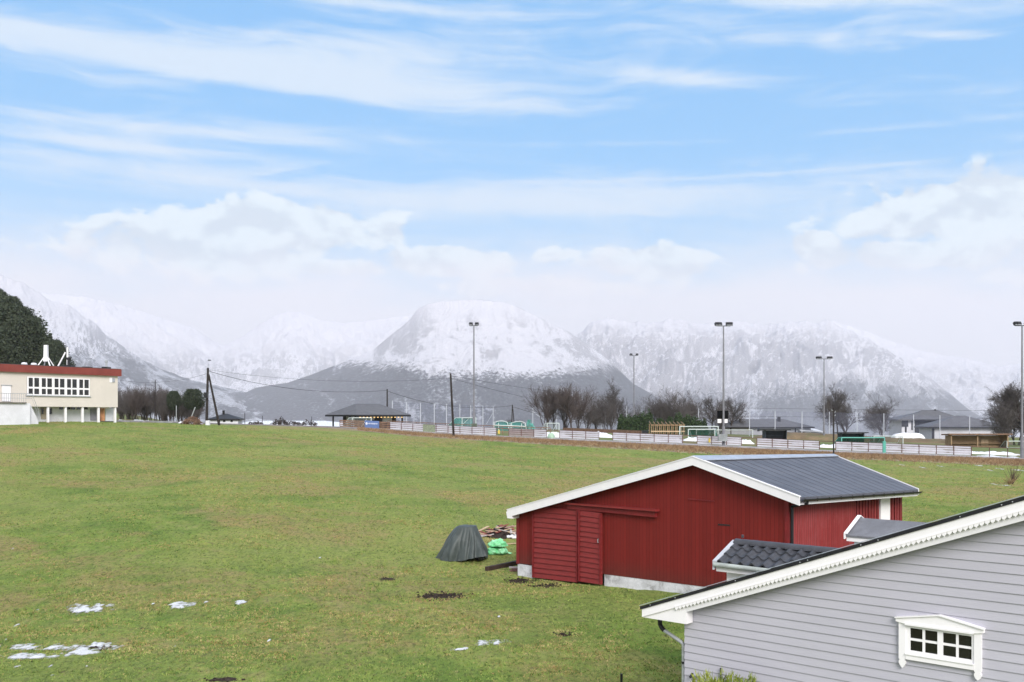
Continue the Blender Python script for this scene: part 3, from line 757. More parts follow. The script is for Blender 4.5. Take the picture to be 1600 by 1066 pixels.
# upper bargeboard, scalloped strip, lower bargeboard
def strip(mb, sa, sb, d0, d1, o0, o1, extra=0):
    HF.slab(mb, [(sa, rl_(sa)-th-d0), (sb, rl_(sb)-th-d0), (sb, rl_(sb)-th-d1), (sa, rl_(sa)-th-d1)], o0, o1)
sB0 = HF.s_of(1071, HOV)
mb = MB(); strip(mb, r0[0], sRidge, .003, .150, HOV-.028, HOV); mb.build('bargeboard', M['white'], house)
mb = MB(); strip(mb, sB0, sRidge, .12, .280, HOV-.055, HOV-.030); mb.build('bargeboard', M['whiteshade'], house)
mb = MB(); s = sB0-.2; step = .072; ss_ = HF.s_of(1055, HOV); zo = lambda s: rl_(s)-th-.150
w = step
while ss_ < sRidge-.05:
    # each tooth a little rounded tongue with a pointed tip
    pts = []
    for fx, dz in ((0, .01), (1, .01), (1, -.012), (.84, -.032), (.62, -.036), (.5, -.052), (.38, -.036), (.16, -.032), (0, -.012)):
        x = ss_+fx*w*.90; pts.append((x, zo(x)+dz))
    HF.slab(mb, pts, HOV-.006, HOV+.010)
    ss_ += step
HF.slab(mb, [(HF.s_of(1055, HOV), zo(HF.s_of(1055, HOV))+.025), (sRidge, zo(sRidge)+.025), (sRidge, zo(sRidge)+.008), (HF.s_of(1055, HOV), zo(HF.s_of(1055, HOV))+.008)], HOV+.001, HOV+.013)
mb.build('scalloped_trim', M['white'], house)
# boxed eave end and the boxed eave itself
e1 = hf(1003, 965, HOV); e2 = hf(1071, 976, HOV)
poly = [(r0[0]+.003, rl_(r0[0])-th-.10), (r0[0]+.003, e1[1]), (sB0, e2[1]), (sB0, rl_(sB0)-th-.14)]
mb = MB(); HF.slab(mb, poly, HOV-.031, .025); eb = mb.build('eave_end_box', M['white'], house)
mb = MB(); pe = [(r0[0]+.003, rl_(r0[0])-th-.01), (r0[0]+.003, e1[1]), (-.003, e1[1]), (-.003, rl_(0)-th-.03)]
p = [HF.w(a_, z_, .02) for a_, z_ in pe]; mb.prism(p, [q+hb*(HL+.3) for q in p]); mb.build('eave_soffit', M['white'], house)
# dividing line board on the box
mb = MB(); s = r0[0]
# gutter elbow and downpipe
mb = MB()
ga = HF.w(HF.s_of(1031, -.05), hf(1031, 972, -.05)[1], -.05); pts = []
el = [(1031, 968), (1031.5, 976), (1034, 981), (1038, 985.5)]
mb.tube([HF.w(*hf(u, v, -.05), -.05) for u, v in el], .042, 10); mb.build('gutter_elbow', M['black'], house)
mb = MB(); pp = [(1037, 984.5), (1064, 1003), (1067.3, 1006.5), (1068, 1012), (1068, 1075)]
mb.tube([HF.w(*hf(u, v, -.05), -.05) for u, v in pp]+[HF.w(HF.s_of(1068, -.05), -6.3, -.05)], .034, 10); dp = mb.build('downpipe', M['steel'], house)
sub(MB().box(HF.w(*hf(1069, 1035, -.05), -.05), (.09, .09, .035)), 'pipe_bracket', M['black'], dp, house)
# the window
win = MB()
wz = lambda u, v: hf(u, v, .03)
sL, sR_ = wz(1418, 990)[0], wz(1519.5, 1000)[0]
zt_, zb_ = wz(1416, 975.5)[1], wz(1416, 1020.5)[1]
# frame pieces around and between panes
cols_ = [(wz(1422.6, 990)[0], wz(1441.6, 990)[0]), (wz(1445.6, 990)[0], wz(1465.2, 990)[0]), (wz(1473.8, 990)[0], wz(1494.0, 990)[0]), (wz(1498.0, 990)[0], wz(1518.6, 990)[0])]
rows_ = [(wz(1422.6, 980.8)[1], wz(1422.6, 996.6)[1]), (wz(1422.6, 1000.4)[1], wz(1422.6, 1016)[1])]
edges = [sL-.06]+[e for c in cols_ for e in c]+[sR_+.05]
for k in range(0, len(edges), 2):
    thin = k in (2, 6)
    HF.rect(win, edges[k], edges[k+1], zb_, zt_, -.02, .045 if not thin else .038)
for a_, b2 in cols_:
    for z0, z1, o in ((rows_[0][0], zt_, .044), (rows_[1][0], rows_[0][1], .036), (zb_, rows_[1][1], .044)): HF.rect(win, a_+.001, b2-.001, z0, z1, -.02, o)
wo = win.build('window', M['white'], house)
pn = MB()
HF.rect(pn, sL, sR_, zb_+.01, zt_-.01, .022, .026); sub(pn, 'pane', M['glass'], wo, house)
cs = MB()
def casing(u0, u1, vt, vb, vtip):
    s0, s1 = hf(u0, 1000, .06)[0], hf(u1, 1000, .06)[0]; zt0_ = hf(u0, vt, .06)[1]; zbb = hf((u0+u1)/2, vb, .06)[1]; ztip = hf((u0+u1)/2, vtip, .06)[1]
    w_ = s1-s0; c_ = (s0+s1)/2
    pts = [(s0, zt0_), (s0, zbb), (s0+.012, zbb-.008), (s0+.012, zbb-.022), (s0, zbb-.035), (s0+.002, zbb-.065), (s0+w_*.2, zbb-.10), (c_, ztip)]
    pts += [(2*c_-a_, z_) for a_, z_ in reversed(pts[:-1])]
    HF.slab(cs, pts, .0, .062)
    return s0, s1
l0, l1 = casing(1404.2, 1414.9, 970, 1029.5, 1044); sub(cs, 'side_casing', M['white'], wo, house); cs = MB(); c0, c1_ = casing(1521.8, 1533.3, 985, 1050, 1063.5)
sub(cs, 'side_casing', M['white'], wo, house)
sb = MB(); HF.rect(sb, l1+.002, c0-.002, zb_-.085, zb_-.002, .0, .07); HF.rect(sb, l1+.002, c0-.002, zb_-.012, zb_+.004, .045, .085)
sub(sb, 'sill', M['white'], wo, house)
pd = MB(); pa = hf(1399.5, 966, .08); pc_ = hf(1467.5, 964.5, .08); pbx = hf(1537, 984.5, .08)
zlow = zt_+.0
HF.slab(pd, [(pa[0], pa[1]), (pa[0], pa[1]-.045), (l1, zt_+.012), (c0, zt_+.012), (pbx[0], pa[1]-.045), (pbx[0], pa[1]), (pc_[0], pa[1]+.115)], .0, .082)
HF.rect(pd, l1, c0, zt_+.0, zt_+.03, .082, .1)
HF.slab(pd, [(pa[0]-.01, pa[1]+.003), (pc_[0], pa[1]+.118), (pc_[0], pa[1]+.137), (pa[0]-.01, pa[1]+.02)], .0, .105)
HF.slab(pd, [(pbx[0]+.01, pa[1]+.003), (pc_[0], pa[1]+.118), (pc_[0], pa[1]+.137), (pbx[0]+.01, pa[1]+.02)], .0, .105)
sub(pd, 'head_ornament', M['white'], wo, house)
# outdoor tap
mb = MB(); q = hf(1086, 1053.5)
mb.tube([HF.w(q[0]+.16, q[1]-.35, .05), HF.w(q[0]+.16, q[1]-.02, .05), HF.w(q[0]+.10, q[1]-.0, .06), HF.w(q[0], q[1]+.0, .07)], .016, 8)
tp = mb.build('tap', M['steel'], house)
sub(MB().tube([HF.w(q[0]-.01, q[1]+.02, .07), HF.w(q[0]-.01, q[1]-.02, .12), HF.w(q[0]-.03, q[1]-.03, .14)], .026, 10), 'tap_handle', M['black'], tp, house)
mb = MB(); q = hf(1128, 1043); mb.bar(HF.w(q[0], q[1], .05), HF.w(q[0], q[1]-.8, .05), .02); mb.build('conduit', M['black'], house)

# the two cross gables over the doors on the far side of the house
M['tile'] = mat('charcoal_tile', (.05, .052, .062), .4, 5, .25, bmp=.1, spec=.4)
M['felt'] = mat('grey_felt', (.17, .175, .195), .75, 2.2, .16, bmp=.3, dirt=(.08, .08, .09), dirtamt=.4)
def cross_gable(u_r, v_r, Y, u_e, v_e, tiled, name, Lr=2.6):
    """u_r, v_r: near gable top; u_e, v_e: the eave corner to the left of it"""
    top = P(u_r, v_r, Y); d = Vector((HF.d.x, HF.d.y, 0))
    # front slope falls towards the camera (-hb)
    r = (u_e-CU)/F; t_ = (r*top.y-top.x)/(-hb.x+r*hb.y); eave = top-hb*t_; eave.z = -(v_e-HZ)/F*eave.y
    run = abs(t_); drop = top.z-eave.z
    back_e = top+hb*run; back_e.z = eave.z
    m = M['tile'] if tiled else M['felt']
    mb = MB()
    if tiled:
        ncol = int(Lr/.255)*8; nrow = 5*6; dn = (eave-top)
        nr = 3
        for row in range(nr):
            for i in range(int(Lr/.25)*8):
                s0 = i/8*.25; s1 = (i+1)/8*.25
                hgt = lambda s: .030*max(0, math.sin(2*math.pi*s/.25))+.018*math.sin(2*math.pi*s/.25)
                A0 = top+d*(s0+.06)+dn*(row/nr)+Vector((0, 0, .02+hgt(s0))); A1 = top+d*(s1+.06)+dn*(row/nr)+Vector((0, 0, .02+hgt(s1)))
                ex_ = (row+1.12)/nr if row < nr-1 else 1.06
                B0 = top+d*(s0+.06)+dn*ex_+Vector((0, 0, .055+hgt(s0))); B1 = top+d*(s1+.06)+dn*ex_+Vector((0, 0, .055+hgt(s1)))
                mb.poly([A0, A1, B1, B0]); mb.poly([B0, B1, B1-Vector((0, 0, .03)), B0-Vector((0, 0, .03))])
        bk = back_e-top
        mb.prism([top, top+d*Lr, top+d*Lr+bk, top+bk], [q-Vector((0, 0, .04)) for q in (top, top+d*Lr, top+d*Lr+bk, top+bk)])
        mb.prism([top+dn*1.0, top+d*Lr+dn*1.0, top+d*Lr, top], [q-Vector((0, 0, .04)) for q in (top+dn*1.0, top+d*Lr+dn*1.0, top+d*Lr, top)])
    else:
        for e in (eave-top, back_e-top):
            q = [top, top+d*Lr, top+d*Lr+e*1.03, top+e*1.03]; mb.prism(q, [w_-Vector((0, 0, .05)) for w_ in q])
    part = mb.build('porch_roof', m, house)
    tag(part, 'small tiled roof above the porch' if tiled else 'small grey felt roof beyond the tiled one')
    if tiled:
        rc = MB()
        for k in range(6):
            a_ = top+d*(.06+k*.40)+Vector((0, 0, .0)); b2 = a_+d*.43+Vector((0, 0, .012))
            ring = lambda c, R: [c-hb*math.cos(t)*R+Vector((0, 0, math.sin(t)*R*.8)) for t in [math.pi*j/8 for j in range(9)]]
            rc.prism(ring(a_, .14), ring(b2, .12))
        rc.tube([top+d*.22+Vector((0, 0, .14)), top+d*.22+Vector((0, 0, .20))], .03, 8)
        sub(rc, 'ridge_tiles', M['tile'], part, house)
    # white barge at the gable end, white eave board and wall under it
    bb = MB()
    for e in (eave, back_e):
        a_ = top-d*.02+Vector((0, 0, .05)); c_ = e-d*.02+(e-top)*.08+Vector((0, 0, .05)); W_ = Vector((0, 0, -.17 if tiled else -.14))
        bb.prism([a_, c_, c_+W_, a_+W_], [q+d*.04 for q in (a_, c_, c_+W_, a_+W_)])
        a2 = a_+Vector((0, 0, .0)); bb.prism([a_, c_, c_+d*.10, a_+d*.10], [q+Vector((0, 0, .025)) for q in (a_, c_, c_+d*.10, a_+d*.10)])
    tb = bb.build('porch_bargeboard', M['white'] if not tiled else M['greytrim'], house)
    fb_ = MB(); a_ = eave+d*.03; b2 = eave+d*Lr; Z = Vector((0, 0, -.02)); 
    fb_.prism([a_+Z, b2+Z, b2+Z+Vector((0, 0, -.16)), a_+Z+Vector((0, 0, -.16))], [q+hb*.03 for q in (a_+Z, b2+Z, b2+Z+Vector((0, 0, -.16)), a_+Z+Vector((0, 0, -.16)))])
    fb_.build('porch_fascia', M['white'], house)
    wl = MB(); i_ = d*.16+hb*.22
    a_ = eave+i_; b2 = eave+d*Lr+hb*.22; c_ = back_e+d*Lr-hb*.2; e_ = back_e+d*.16-hb*.2
    bot = [Vector((q.x, q.y, -6.4)) for q in (a_, b2, c_, e_)]; tp_ = [Vector((q.x, q.y, eave.z-.05)) for q in (a_, b2, c_, e_)]
    wl.prism(bot, tp_); g0 = tp_[0]; g1 = tp_[3]; gm = Vector((top.x, top.y, top.z-.06))+d*.16
    wl.prism([g0, g1, gm], [g0+d*.1, g1+d*.1, gm+d*.1])
    wl.build('porch_wall', M['white'], house)
    if tiled:
        gg = MB(); A_ = eave+d*.02-hb*.06+Vector((0, 0, -.03)); gg.tube([A_, eave+d*Lr-hb*.06+Vector((0, 0, -.05))], .05, 10); gg.build('porch_gutter', M['greengutter'], house)
M['greytrim'] = mat('grey_white_trim', (.50, .51, .55), .5, 3, .1)
M['greengutter'] = mat('weathered_gutter', (.40, .44, .42), .6, 3, .2)
cross_gable(1146, 849, 21.0, 1117, 879, True, 'porch', 3.0)
cross_gable(1341, 809, 27.0, 1321, 835, False, 'shed', 3.0)
# ---------------------------------------------------------------- things lying in the field
def noise2(x, y, z=0., o=4): return mnoise.fractal(Vector((x, y, z)), .8, 2.1, o)

def make_tarp():
    c = gv(727, 874); Y = c.y; px = Y/F
    M['tarp'] = mat('dark_grey_green_tarpaulin', (.055, .068, .066), .5, 3, .2, bmp=.25, spec=.35, dirt=(.12, .14, .14), dirtamt=.35)
    mb = MB(); na, nz = 200, 44; H = 52*px
    def pt(a, t):
        th = 2*math.pi*a+.25*t*math.sin(4*math.pi*a+1)+.12*t*math.sin(10*math.pi*a); cx_ = math.cos(th)
        bx, by = (42 if cx_ < 0 else 38)*px*cx_, .95*math.sin(th)
        tx, ty = 13.5*px*cx_+4*px, .36*math.sin(th)
        k = t**(.80+.2*cx_)
        # hanging folds: irregular, deepening towards the hem
        n1 = mnoise.noise(Vector((math.cos(th)*2.2, math.sin(th)*2.2, 4+t*.5))); n2 = mnoise.noise(Vector((math.cos(th)*3.4+t*.5, math.sin(th)*3.4, 8+t*.9))); n3 = mnoise.noise(Vector((math.cos(th)*8, math.sin(th)*8, 2+t*2.5)))
        fold = (.24*n1+.22*(abs(n2)*1.8-.4)+.04*n3)*(.06+t*1.15)
        x = tx+(bx-tx)*k; y = ty+(by-ty)*k; L = math.hypot(x, y)+1e-6
        s = 1+fold*min(1, .9/L)*.95
        x *= s; y *= s
        lift = .20*max(0, math.cos(th+.85))**4
        z = H*(1-t)+lift*t+.05*math.sin(math.pi*t)*mnoise.noise(Vector((x*3, y*3, 5)))+.05*t*t*abs(n2)
        if t < .02: z = H
        return Vector((c.x+x, c.y+y, c.z+max(.01, z)+.02*noise2(x*5, y*5, t*5)))
    mb.grid(na, nz, lambda a, t: pt(a % 1.0, t))
    ctr = Vector((c.x+4*px, c.y, c.z+H+.02))
    mb.grid(40, 6, lambda a, t: ctr.lerp(pt(a % 1.0, 0.0), t))
    root = thing('covered_trailer', 'dark grey tarpaulin draped over a squat load on the grass left of the red barn', 'tarpaulin', (c.x, c.y, c.z))
    mb.build('tarpaulin', M['tarp'], root, True)
    # what it covers shows dark under the lifted hem
    w = MB(); w.tube([Vector((c.x+.55, c.y-.62, c.z+.16)), Vector((c.x+.78, c.y-.5, c.z+.16))], .16, 16)
    w.box((c.x+.1, c.y, c.z+.35), (1.3, .9, .25)); w.build('dark_load', M['black'], root)
make_tarp()

def lumpy(c, r, seed, n=40, amp=.18, fr=1.6, flat=0.):
    mb = MB()
    def f(a, b):
        th = 2*math.pi*(a % 1.0); ph = math.pi*b; d = Vector((math.sin(ph)*math.cos(th), math.sin(ph)*math.sin(th), math.cos(ph)))
        k = 1+amp*noise2(d.x*fr+seed, d.y*fr, d.z*fr)+.25*amp*abs(noise2(d.x*fr*4, d.y*fr*4+seed, d.z*fr*4))
        p = Vector((d.x*r[0]*k, d.y*r[1]*k, d.z*r[2]*k))
        if p.z < -flat*r[2]: p.z = -flat*r[2]
        return Vector(c)+p
    mb.grid(n, n//2, f); return mb
def make_sack():
    m, t, b = newmat('thin_green_plastic'); p = coords(t)
    c = t.mix(t.ss(t.noise(p, 3, 5, .6, .6), .35, .7), (.16, .66, .27), (.42, .88, .52))
    t.link(c, b.inputs['Base Color']); b.inputs['Roughness'].default_value = .3; b.inputs['Subsurface Weight'].default_value = .0
    bump(t, b, t.noise(p, 9, 6, .65, .8), .9, .06)
    g = gv(778, 867); px = g.y/F
    r = thing('plastic_sack', 'bright green plastic sack slumped on the grass between tarpaulin and red barn', 'sack', g)
    mb = lumpy(g+Vector((0*px, 0, 13*px)), (14*px, .36, 10*px), 1., 56, .28, 2.2)
    mb2 = lumpy(g+Vector((-7*px, -.05, 5*px)), (10.5*px, .3, 7*px), 4., 40, .3, 2.2, .8)
    mb3 = lumpy(g+Vector((5*px, -.05, 5*px)), (9.5*px, .28, 6.5*px), 7., 40, .3, 2.2, .8)
    i = len(mb.v)
    for q in (mb2, mb3):
        k = len(mb.v); mb.v += q.v; mb.f += [tuple(a+k for a in f) for f in q.f]
    # loose tail trailing to the right
    def tail(a, t_):
        x = (9+13*a)*px; w = (.16*(1-a)+.03)
        return g+Vector((x, (t_-.5)*w*2, (5.5*(1-a)**1.5)*px+.03+.03*math.sin(t_*9+a*7)))
    mb.grid(12, 10, tail); mb.build('sack_body', m, r, True)
    g2 = gv(799, 841)
    tag(lumpy(g2+Vector((0, 0, .05)), (.33, .25, .13), 9., 30, .3, 2, .4).build('white_bag', M['snow'], None, True), 'small white crumpled bag lying beside the scrap wood by the barn corner', 'bag')
    g3 = gv(796, 852)
    mb = MB(); mb.bar(g3+Vector((-.25, 0, .03)), g3+Vector((.4, .2, .05)), .12, .03)
    tag(mb.build('board_offcut', M['palewood']), 'pale thin offcut of board on the grass behind the green sack', 'offcut')
make_sack()

def make_debris():
    R = random.Random(3); c = gv(777, 838); px = c.y/F
    M['mud'] = mat('dark_rubble', (.035, .025, .022), .85, 6, .5, bmp=.8)
    o = MB().grid(60, 24, lambda a, b: (lambda x, y: Vector((c.x+x, c.y+y, tz(c.x+x, c.y+y)-.08+.52*math.exp(-((x-.35)/.8)**2-(y/.45)**2)+.10*noise2(x*4, y*4, 1)*math.exp(-(x/1.1)**2-(y/.5)**2))))((a-.5)*3.0, (b-.5)*1.3)).build('rubble_heap', M['mud'], None, True)
    tag(o, 'low heap of dark rubble and earth under the scrap boards beside the red barn', 'rubble', kind='stuff')
    mats = [mat('scrap_red', (.26, .075, .06), .7, 5, .3), mat('scrap_pink', (.46, .29, .25), .7, 5, .3), M['palewood'], M['darkwood'], mat('scrap_grey', (.45, .42, .42), .7, 4, .25)]
    for k in range(60):
        x = R.uniform(-.85, 1.15); y = R.uniform(-.42, .3); h = .52*math.exp(-((x-.35)/.8)**2-(y/.45)**2)
        L = R.uniform(.25, .8); a = R.uniform(0, math.pi); tl = R.uniform(-.35, .35)
        p = Vector((c.x+x, c.y+y, tz(c.x+x, c.y+y)+h+.02)); d = Vector((math.cos(a)*math.cos(tl), math.sin(a)*math.cos(tl)*.8, abs(math.sin(tl))*.6))
        o = MB().bar(p-d*L/2, p+d*L/2, R.uniform(.06, .13), .03).build('scrap_board', mats[R.choice((0, 0, 1, 1, 2, 3, 4))])
        tag(o, 'short broken board on the scrap heap left of the red barn', 'scrap board', 'broken boards on the scrap heap')
    a, b = gv(744, 835), gv(763, 829); o = MB().bar(a+Vector((0, 0, .08)), b+Vector((0, 0, .2)), .11, .035).build('long_board', M['palewood'])
    tag(o, 'long pale board sticking out of the scrap heap towards the dark tarpaulin', 'board')
make_debris()
a, b = gv(760, 893), gv(809, 883)
o = MB().bar(a+Vector((0, 0, .09)), b+Vector((0, 0, .10)), .16, .18).build('timber_beam', M['darkwood']); tag(o, 'long dark wet beam lying on the grass against the barn corner', 'beam')
g = gv(808, 893)
M['brick'] = mat('wet_pink_boards', (.27, .14, .13), .7, 6, .3, bmp=.3)
for k, (dx, dz, rz_, L) in enumerate(((0, .03, -.1, .62), (.05, .09, .15, .55), (-.08, .15, .0, .5), (.12, .03, .5, .5))):
    o = MB().box(g+Vector((dx, .1*k*.5-.05, dz)), (L, .16, .05), rz_).build('stacked_board', M['brick'] if k != 2 else mat('pale_board_top', (.5, .43, .42), .6, 4, .2))
    tag(o, ['short reddish board lowest in the little stack at the barn corner', 'reddish board in the middle of the little stack at the barn corner', 'pale board on top of the little stack at the barn corner', 'reddish board slipped askew from the little stack at the barn corner'][k], 'board')
# grey stone debris by the barn footing
o = MB(); R = random.Random(5); g = gv(1072, 921)
tag(ribbon('fallen_board', [(gv(1042, 915).x, gv(1042, 915).y-.1), (gv(1086, 919).x, gv(1086, 919).y-.1)], .25, .04, M['brick'], .05), 'rusty brown board lying along the foot of the barn wall', 'board')
# metal post at the picture's lower edge
g = gv(971, 1075) if False else P(971, 1066, 22.6); g.z = tz(g.x, g.y)
m_ = MB().tube([g, Vector((g.x, g.y, P(971, 1053, g.y).z))], .03, 6).build('garden_post', M['black']); tag(m_, 'thin black metal post standing in the grass left of the grey house', 'post')

# leafy things ---------------------------------------------------------------
def leaf_mat(name, a, b_, rough=.6, c3=None):
    m, t, b = newmat(name); p = coords(t)
    c = t.mix(t.ss(t.noise(p, 2.2, 3, .6), .35, .65), a, b_); c = t.mix(t.m('MULTIPLY', t.ss(t.noise(p, 11, 2, .6), .4, .7), .6), c, c3 or tuple(q*.45 for q in a))
    t.link(c, b.inputs['Base Color']); b.inputs['Roughness'].default_value = rough; b.inputs['Specular IOR Level'].default_value = .15
    return m
def leaves_np(centres, size, n_each, spread, seed, stretch=(1, 1, 1), up=0.):
    g = np.random.default_rng(seed); C = np.repeat(np.asarray(centres, float), n_each, 0); n = len(C)
    C = C+g.normal(0, 1, (n, 3))*np.asarray(spread)
    a = g.normal(0, 1, (n, 3)); a[:, 2] += up; a /= np.linalg.norm(a, axis=1)[:, None]
    b = np.cross(a, g.normal(0, 1, (n, 3))); b /= np.linalg.norm(b, axis=1)[:, None]
    s = size*g.uniform(.6, 1.3, (n, 1)); A = a*s*stretch[0]; B = b*s*stretch[1]
    V = np.stack([C-A*.5, C+B*.35, C+A*.5, C-B*.35], 1).reshape(-1, 3)
    return V, np.arange(n*4).reshape(-1, 4)

# the yellow green conifer at the foot of the grey house
bc = HF.w(hf(1166, 1066)[0]+.0, -6.3, .75)
r = thing('conifer_bush', 'feathery yellow green bush at the foot of the grey boarded house', 'bush', (bc.x, bc.y, -6.3))
ztop = P(1166, 1050, bc.y).z
g = np.random.default_rng(4); n = 11000
th = g.uniform(0, 2*math.pi, n); rr_ = np.sqrt(g.uniform(.1, 1, n)); hh = g.uniform(0, 1, n)**.7
X = bc.x+.58*rr_*np.cos(th)*1.0; Y = bc.y+.45*rr_*np.sin(th); Z = -6.3+(ztop+6.3)*hh*(.93+.10*np.sin(X*14)*np.cos(Y*9))*(1-.10*rr_**2)
V = []; 
base = np.stack([X, Y, Z], 1); dirv = np.stack([.35*np.cos(th)*rr_, .35*np.sin(th)*rr_, np.full(n, 1.)], 1)+g.normal(0, .30, (n, 3)); dirv /= np.linalg.norm(dirv, axis=1)[:, None]
L = g.uniform(.05, .15, (n, 1)); side = np.cross(dirv, g.normal(0, 1, (n, 3))); side /= np.linalg.norm(side, axis=1)[:, None]
V = np.stack([base-side*.011, base+side*.011, base+dirv*L+side*.003, base+dirv*L-side*.003], 1).reshape(-1, 3)-np.array([bc.x, bc.y, -6.3])
fo = npmesh('foliage', V, np.arange(n*4).reshape(-1, 4), leaf_mat('bush_sprays', (.16, .22, .03), (.34, .38, .07))); fo.parent = r
MB().tube([(bc.x, bc.y, -6.35), (bc.x, bc.y, -5.4)], [.05, .02], 6).build('stem', M['darkwood'], r)

# bare shrub standing alone in the field
def twigs(mb, base, h, n, seed, spread=.5, r=.012):
    R = random.Random(seed)
    for k in range(n):
        a = R.uniform(0, 6.28); s = R.uniform(.1, spread); L = h*R.uniform(.5, 1); p = Vector(base); pts = [p.copy()]
        for j in range(4):
            p = p+Vector((math.cos(a)*s*L/4+R.uniform(-.05, .05), math.sin(a)*s*L/4+R.uniform(-.05, .05), L/4)); pts.append(p.copy())
        mb.tube(pts, [r*(1-j*.2) for j in range(5)], 4)
M['twig'] = mat('brown_twigs', (.10, .06, .05), .8, 3, .3)
g = gv(1582, 757)
mb = MB(); twigs(mb, g, 2.0, 26, 2, .75, .022); o = mb.build('bare_shrub', M['twig']); tag(o, 'small bare brown shrub alone in the field above the grey roof', 'shrub')
g = g+Vector((-.4, -.3, 0)); mb = MB(); twigs(mb, g, .9, 30, 5, 1.4, .02); o = mb.build('dead_grass_clump', leaf_mat('dead_stalks', (.25, .17, .09), (.35, .25, .14))); tag(o, 'low clump of dead brown stalks at the foot of the bare shrub', 'dead plants')

# snow left over in the hollows of the field
def snow_patch(mb, pts_px, grid=.045, thr=0., seed=0):
    us = [q[0] for q in pts_px]; 
    for (u, v, wu, wv) in pts_px:
        c = gv(u, v); e = gv(u+wu, v); q = gv(u, v-wv); rx = (e-c).length; ry = max(.12, (q-c).length)
        nx = max(6, int(2*rx*1.5/grid)); ny = max(4, int(2*ry*1.5/(grid*2.2)))
        X0, Y0 = c.x-rx*1.5, c.y-ry*1.5
        xs = X0+np.arange(nx+1)*(3*rx/nx); ys = Y0+np.arange(ny+1)*(3*ry/ny)
        XX, YY = np.meshgrid(xs, ys); ZZ = tz_arr(XX, YY)
        f = np.zeros_like(XX)
        for j in range(ny+1):
            for i in range(nx+1):
                x, y = xs[i], ys[j]
                d = 1-(((x-c.x)/rx)**2+((y-c.y)/ry)**2)
                f[j, i] = d*.8-.02+1.25*noise2(x*1.5/ max(.5, rx*.6)+seed, y*2.2+u*.1, seed, 6)+.7*noise2(x*6, y*5, 2, 5)
        i0 = len(mb.v); mb.fv = getattr(mb, 'fv', []); mb.fv += list(f.ravel())
        for j in range(ny+1):
            for i in range(nx+1): mb.v.append((xs[i], ys[j], ZZ[j, i]+.012+min(.02, max(-.03, f[j, i]*.03))))
        for j in range(ny):
            for i in range(nx):
                if f[j, i]+f[j+1, i]+f[j, i+1]+f[j+1, i+1] > thr-1.4:
                    a = i0+j*(nx+1)+i; mb.f.append((a, a+1, a+nx+2, a+nx+1))
mb = MB()
snow_patch(mb, [(137, 951, 34, 5.5), (283, 947, 18, 6), (376, 943, 9, 4), (66, 1013, 62, 6), (40, 1027, 40, 5), (150, 1012, 34, 5), (120, 1022, 30, 4), (768, 1005, 22, 4), (716, 1017, 12, 2.6)], seed=2.)
for u, v, s in ((25, 979, 3), (60, 954, 3), (10, 1001, 2), (26, 1043, 4), (80, 1041, 3), (136, 1043, 2.5), (82, 1058, 3), (322, 942, 3), (273, 1012, 3), (420, 1003, 2), (20, 858, 2), (240, 945, 2), (500, 873, 2), (780, 965, 2.5)):
    snow_patch(mb, [(u, v, s, 1.4)], seed=u)
for u, v, s in ((1571, 759, 7), (1553, 757, 4), (1442, 731, 3), (1470, 729, 3), (1530, 728, 5), (1545, 735, 3), (1562, 733, 4), (1590, 735, 5), (1410, 727, 2)):
    snow_patch(mb, [(u, v, s, .9)], grid=.1, seed=u)
M['thinsnow'] = mat('melting_snow', (.64, .65, .67), .6, 3, .12, bmp=.5)
nt_ = NT(M['thinsnow'].node_tree); bs_ = M['thinsnow'].node_tree.nodes['Principled BSDF']
av = nt_.n('ShaderNodeAttribute'); av.attribute_name = 'thick'; pc_ = coords(nt_)
nt_.link(nt_.ss(nt_.m('ADD', av.outputs['Fac'], nt_.m('MULTIPLY', nt_.m('SUBTRACT', nt_.noise(nt_.vm('MULTIPLY', pc_, (1, .45, 1)), 9, 6, .8), .5), 2.6)), -.25, .95), bs_.inputs['Alpha'])
o = mb.build('snow', M['thinsnow'], None, True); at_ = o.data.attributes.new('thick', 'FLOAT', 'POINT'); at_.data.foreach_set('value', np.array(mb.fv, np.float32)); tag(o, 'thin patches of melting snow in the field', 'snow', kind='stuff')

# clods of bare earth
R = random.Random(12); mb = MB()
for cx, cy, rx, ry in soil:
    for k in range(int(60*min(3, rx)*min(2, ry+.4))):
        x = R.gauss(cx, rx*.55); y = R.gauss(cy, ry*.5); s = R.uniform(.015, .045)
        mb.box((x, y, tz(x, y)+.01), (s*1.6, s*1.4, s), R.uniform(0, 3), R.uniform(-.4, .4), R.uniform(-.4, .4))
M['soil'] = mat('wet_soil', (.035, .024, .018), .9, 8, .5, bmp=.6)
tag(mb.build('soil_clods', M['soil']), 'dark clods of churned earth in the grass', 'earth', kind='stuff')

# grass tufts: many small blades, denser towards the camera
def tufts(name, n, ysel, hgt, wid, m, seed, fn):
    g = np.random.default_rng(seed); x, y = fn(g, n); n = len(x)
    z = tz_arr(x, y); B = np.stack([x, y, z-.01], 1); per = 3; B = np.repeat(B, per, 0); N = len(B)
    sc_ = np.clip(B[:, 1:2]/27, .8, 4)**.4 if ysel == 0 else np.ones((N, 1))
    B[:, :2] += g.normal(0, wid*2.5, (N, 2))*sc_
    h = hgt*g.uniform(.4, 1.3, (N, 1))*sc_; a = g.uniform(0, 6.28, N); s = np.stack([np.cos(a), np.sin(a)*.3, np.zeros(N)], 1)*wid*g.uniform(.5, 1.5, (N, 1))*sc_
    lean = np.stack([g.normal(0, .6, N), g.normal(0, .6, N), np.ones(N)], 1)*h
    V = np.stack([B-s, B+s, B+lean], 1).reshape(-1, 3)
    o = npmesh(name, V, np.arange(N*3).reshape(-1, 3), m); tag(o, kind='stuff'); return o
